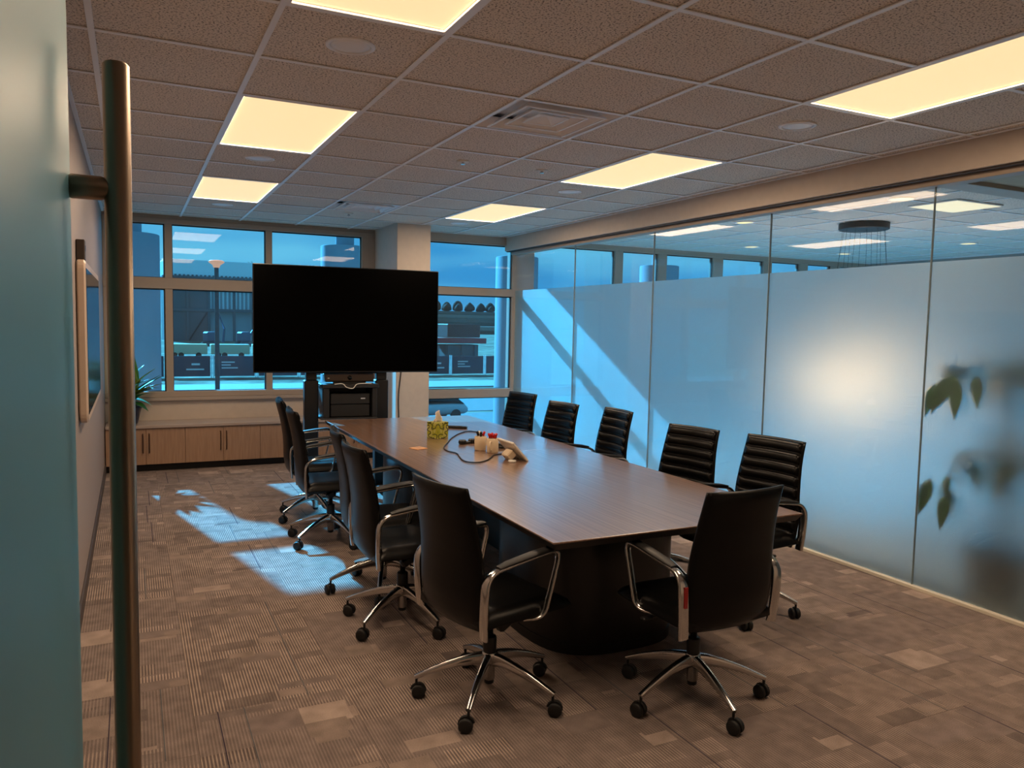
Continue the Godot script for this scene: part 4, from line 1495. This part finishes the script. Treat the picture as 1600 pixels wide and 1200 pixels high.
	# leaves lying against the film: base and tip in room coordinates
	for q in [[Vector3(4.43, 1.29, -3.15), Vector3(4.402, 1.08, -3.205)], [Vector3(4.44, 1.33, -3.09), Vector3(4.402, 1.10, -3.165)], [Vector3(4.44, 1.31, -3.02), Vector3(4.402, 1.08, -3.012)], [Vector3(4.45, 1.36, -3.04), Vector3(4.404, 1.15, -3.12)], [Vector3(4.43, 0.63, -3.035), Vector3(4.402, 0.40, -3.06)], [Vector3(4.445, 0.74, -3.05), Vector3(4.404, 0.60, -3.035)], [Vector3(4.44, 0.70, -3.155), Vector3(4.402, 0.46, -3.21)], [Vector3(4.46, 1.35, -2.92), Vector3(4.41, 1.16, -2.88)]]:
		var d: Vector3 = q[1] - q[0]
		put("leaf", leaf_mesh(d.length(), d.length() * 0.36, 0.12, 0.1), M.leaf, p, Transform3D(Basis.looking_at(d.normalized(), Vector3(-1, 0, 0)), q[0] - p.position))

# ------------------------------------------------------------------ outdoors, one floor down
func build_outdoors() -> void:
	var g := struct("ground", "open ground and construction yard outside the windows")
	bx("earth", Vector3(-600, GROUND - 2.0, -900), Vector3(900, GROUND, -9.6), M.ground, g, 0.0)
	bx("road", Vector3(-300, GROUND, -66), Vector3(400, GROUND + 0.03, -50), M.asphalt, g, 0.0)
	bx("snow_verge", Vector3(-300, GROUND, -76), Vector3(400, GROUND + 0.12, -69), M.snow, g, 0.02)
	bx("car_park", Vector3(-60, GROUND, -49), Vector3(120, GROUND + 0.02, -14), M.asphalt, g, 0.0)
	# round exterior columns with a slim upper shaft
	var cl := ["outside the left window, behind the potted plant", "outside the windows, behind the television", "outside the right window beside the partition", "outside the neighbouring room's windows"]
	var cx := [0.0, 2.83, 5.656, 8.49]
	for k in 4:
		var t := thing("exterior_column", "thick round concrete column with a slim shaft on top " + cl[k], "column", Vector3(cx[k], GROUND, -11.5), 0.0, "round columns outside the windows")
		var st := mb()
		lathe(st, [[0.346, 0.0], [0.346, 7.18], [0.335, 7.19], [0.0, 7.19]], 40, Vector3.ZERO, true, false)
		obj("drum", st, M.ext_col, t)
		var st2 := mb()
		lathe(st2, [[0.133, 7.18], [0.133, 10.5]], 28)
		obj("shaft", st2, M.ext_col, t)
	# lamp post
	var lp := thing("lamp_post", "dark lamp post with a flat round head outside the left window", "lamp post", Vector3(2.75, GROUND, -30.0))
	var st := mb()
	lathe(st, [[0.11, 0.0], [0.09, 0.3], [0.075, 7.9], [0.075, 8.0]], 14)
	obj("pole", st, M.pole, lp)
	var st2 := mb()
	lathe(st2, [[0.10, 7.92], [0.14, 8.02], [0.26, 8.10], [0.28, 8.13], [0.22, 8.18], [0.0, 8.20]], 24, Vector3.ZERO, true, false)
	obj("lamp_head", st2, M.lamp_head, lp)
	var pl := OmniLight3D.new()
	pl.name = "post_lamp"
	lp.add_child(pl)
	pl.position = Vector3(0, 8.45, 0)
	pl.light_color = Color(1.0, 0.78, 0.62)
	pl.light_energy = 0.3
	pl.light_size = 0.25
	pl.omni_range = 60.0
	pl.omni_attenuation = 2.0
	pl.shadow_enabled = true
	# the large building under construction
	var b := thing("construction_building", "corrugated metal building under construction with open steel bays", "building", Vector3(20.6, GROUND, -225.0), 0.05)
	bx("dark_bay", Vector3(-12.5, 0.0, -14), Vector3(-2.0, 16.5, 0), M.dark_build, b, 0.0)
	bx("rear_wall", Vector3(-2.0, 0.0, -14), Vector3(14.0, 16.8, -2), M.metal_wall, b, 0.0)
	bx("roof_band", Vector3(-13.0, 17.2, -14.5), Vector3(14.8, 21.5, 0.4), M.metal_light, b, 0.1)
	bx("roof_lip", Vector3(-13.4, 16.4, -14.8), Vector3(15.2, 17.2, 0.8), M.dark_build, b, 0.05)
	for k in 14:
		bx("cladding_rib", Vector3(-1.6 + k * 1.1, 8.6, -2.0), Vector3(-1.1 + k * 1.1, 16.4, -1.6), M.metal_light, b, 0.05)
	for k in 26:
		bx("fascia_bracket", Vector3(-12.6 + k * 1.05, 16.5, 0.4), Vector3(-12.1 + k * 1.05, 17.6, 0.9), M.dark_build, b, 0.05)
	bx("floor_beam", Vector3(-12.6, 7.9, -1.5), Vector3(14.5, 8.7, 0.4), M.dark_build, b, 0.05)
	for x in [-12.4, -7.3, -2.0, 4.5, 9.5, 14.0]:
		bx("steel_post", Vector3(x - 0.35, 0.0, -0.3), Vector3(x + 0.35, 16.5, 0.3), M.dark_build, b, 0.05)
	var br := mb()
	tube(br, [Vector3(-7.0, 0.2, 0.2), Vector3(-2.4, 7.8, 0.2)], 0.2, null, 6)
	obj("brace", br, M.pole, b)
	# small diggers before it
	for q in [[15.5, -185.0, "taller digger with raised boom in front of the construction building"], [23.0, -188.0, "low digger parked in front of the construction building"]]:
		var e := thing("digger", q[2], "digger", Vector3(q[0], GROUND, q[1]), 0.4, "diggers in the yard")
		for s in [-1.0, 1.0]:
			bx("track", Vector3(-1.6, 0, s * 1.0 - 0.35), Vector3(1.6, 0.9, s * 1.0 + 0.35), M.dark_build, e, 0.3)
		bx("cab", Vector3(-1.2, 0.9, -1.2), Vector3(1.2, 3.2, 1.2), M.excavator, e, 0.3)
		var bm := mb()
		var up: float = 7.0 if q[0] < 20 else 3.4
		tube(bm, [Vector3(1.0, 1.6, 0), Vector3(2.2, up, 0), Vector3(3.4, up * 0.55, 0), Vector3(3.1, 0.8, 0)], [0.35, 0.28, 0.22, 0.3], null, 8)
		obj("boom", bm, M.excavator, e)
	# yellow low wall of barriers
	for k in 5:
		var e := thing("site_trailer", "long yellow flat site trailer parked behind the banner fence", "trailer", Vector3(7.6 + k * 6.3, GROUND, -131.0), 0.0, "yellow trailers behind the banner fence")
		bx("bed", Vector3(-2.9, 0.55, -1.2), Vector3(2.9, 2.1, 1.2), M.yellow, e, 0.08)
		for x in [-1.8, -0.9, 1.6]:
			var w := mb()
			tube(w, [Vector3(x, 0.42, 1.0), Vector3(x, 0.42, 1.3)], 0.42, null, 14)
			obj("wheel", w, M.rubber, e)
	# fence of dark printed banners
	for k in 14:
		var x := -8.0 + k * 4.4
		var e := thing("fence_banner", "dark printed banner panel of the construction fence by the road", "fence panel", Vector3(x, GROUND, -86.0), 0.0, "banner panels of the construction fence")
		bx("cloth", Vector3(-2.0, 0.15, -0.04), Vector3(2.0, 2.25, 0.04), M.banner, e, 0.01)
		for s in [-1.0, 1.0]:
			bx("post", Vector3(s * 2.1 - 0.05, 0, -0.05), Vector3(s * 2.1 + 0.05, 2.35, 0.05), M.metal_light, e, 0.01)
		if k % 2 == 0:
			for j in 3:
				bx("print_line", Vector3(-1.3, 1.55 - j * 0.3, 0.04), Vector3(-1.3 + [1.3, 0.9, 1.6][j], 1.67 - j * 0.3, 0.06), M.banner_ink, e, 0.0)
		else:
			bx("print_line", Vector3(0.2, 1.3, 0.04), Vector3(1.0, 1.5, 0.06), M.banner_ink, e, 0.0)
			bx("print_line", Vector3(-0.3, 0.8, 0.04), Vector3(1.4, 0.95, 0.06), M.banner_ink, e, 0.0)
	# rust coloured plant with a red band, right window
	var eq := thing("screening_plant", "rust coloured screening machine with a red band in the yard", "machine", Vector3(44.6, GROUND, -111.5), 0.1)
	bx("hopper", Vector3(-2.4, 4.0, -2.0), Vector3(3.2, 6.0, 2.0), M.rust, eq, 0.1)
	bx("red_band", Vector3(-4.8, 3.1, -2.2), Vector3(4.2, 3.9, 2.2), M.stripe_red, eq, 0.05)
	bx("undercarriage", Vector3(-2.4, 0.7, -1.5), Vector3(3.2, 2.9, 1.5), M.dark_build, eq, 0.1)
	for x in [-2.0, 0.4, 2.6]:
		bx("leg", Vector3(x - 0.25, 0, -1.6), Vector3(x + 0.25, 2.9, 1.8), M.dark_build, eq, 0.03)
	bx("white_tank", Vector3(-5.6, 0, -1.0), Vector3(-3.4, 2.8, 1.4), M.snow, eq, 0.1)
	# parked car
	var car := thing("parked_car", "pale car parked outside below the right window", "car", Vector3(16.9, GROUND + 0.02, -46.5), 0.10)
	var cs := mb()
	var prof := [[-2.2, 0.35, 0.75], [-2.1, 0.3, 0.95], [-1.3, 0.28, 1.02], [-0.5, 0.28, 1.05], [1.2, 0.28, 1.05], [2.1, 0.3, 1.0], [2.25, 0.4, 0.8]]
	var rings := []
	for q in prof:
		rings.append(ring(Vector3(q[0], (q[1] + q[2]) * 0.5, 0), Vector3(0, 0, 0.92), Vector3(0, (q[2] - q[1]) * 0.5, 0), 14, 4.0))
	loft(cs, rings)
	obj("body", cs, M.car_paint, car)
	var gh := mb()
	var gr := []
	for q in [[-1.25, 1.0, 0.05], [-0.5, 1.46, 0.45], [0.5, 1.55, 0.5], [1.5, 1.48, 0.45], [2.05, 1.0, 0.05]]:
		gr.append(ring(Vector3(q[0], (0.98 + q[1]) * 0.5, 0), Vector3(0, 0, 0.80), Vector3(0, maxf(0.02, (q[1] - 0.98) * 0.5), 0), 14, 4.0))
	loft(gh, gr)
	obj("cabin_glass", gh, M.car_glass, car)
	bx("roof", Vector3(-0.45, 1.50, -0.72), Vector3(1.45, 1.58, 0.72), M.car_paint, car, 0.03)
	for x in [-1.4, 1.4]:
		for z in [-0.85, 0.85]:
			var w := mb()
			tube(w, [Vector3(x, 0.33, z - 0.1), Vector3(x, 0.33, z + 0.1)], 0.33, null, 16)
			obj("wheel", w, M.rubber, car)
	# terraced hill and its trees
	var hl := struct("hill", "terraced hill beyond the yard")
	for q in [[-420.0, 4.5, M.hill_band], [-470.0, 9.0, M.hill], [-530.0, 12.5, M.hill_band], [-590.0, 16.0, M.hill]]:
		bx("terrace", Vector3(60, GROUND, q[0] - 160), Vector3(760, GROUND + q[1], q[0]), q[2], hl, 2.0)
	var rr := RandomNumberGenerator.new()
	rr.seed = 77
	for k in 44:
		var x := 212.0 + k * 5.0 + rr.randf_range(-0.2, 0.2)
		var t := thing("hill_tree", "dark rounded tree on the ridge of the far hill", "tree", Vector3(x, GROUND + 16.0, -600.0 - 14.0 * (k % 2)), 0.0, "trees on the far ridge")
		var tr := mb()
		tube(tr, [Vector3.ZERO, Vector3(0, 3.0, 0)], 0.4, null, 6)
		obj("trunk", tr, M.bark, t)
		var cr := mb()
		var h := rr.randf_range(5.0, 9.5)
		lathe(cr, [[1.6, 0.0], [minf(h * 0.60, 4.6), h * 0.16], [minf(h * rr.randf_range(0.5, 0.62), 4.7), h * 0.42], [h * 0.44, h * 0.66], [h * rr.randf_range(0.16, 0.30), h * 0.88], [0.0, h]], 8, Vector3.ZERO, true, false)
		obj("crown", cr, M.hill_tree, t)
	# bare trees behind the building
	for k in 3:
		var t := thing("bare_tree", "leafless branching tree standing behind the construction building", "tree", Vector3(11.0 + k * 13.0, GROUND, -262.0), k * 1.3, "bare trees behind the building")
		var tr := mb()
		tube(tr, [Vector3.ZERO, Vector3(0.2, 12.0, 0), Vector3(0, 20.0, 0)], [0.6, 0.4, 0.2], null, 6)
		obj("trunk", tr, M.bark, t)
		for j in 16:
			var a := rr.randf() * TAU
			var y := rr.randf_range(9.0, 19.0)
			var l := rr.randf_range(3.0, 6.0)
			var tip := Vector3(cos(a) * l, y + l * 1.1, sin(a) * l)
			var bb := mb()
			tube(bb, [Vector3(0, y, 0), tip * Vector3(0.5, 1, 0.5) - Vector3(0, l * 0.3, 0), tip], [0.22, 0.14, 0.06], null, 5)
			obj("branch", bb, M.bark, t)
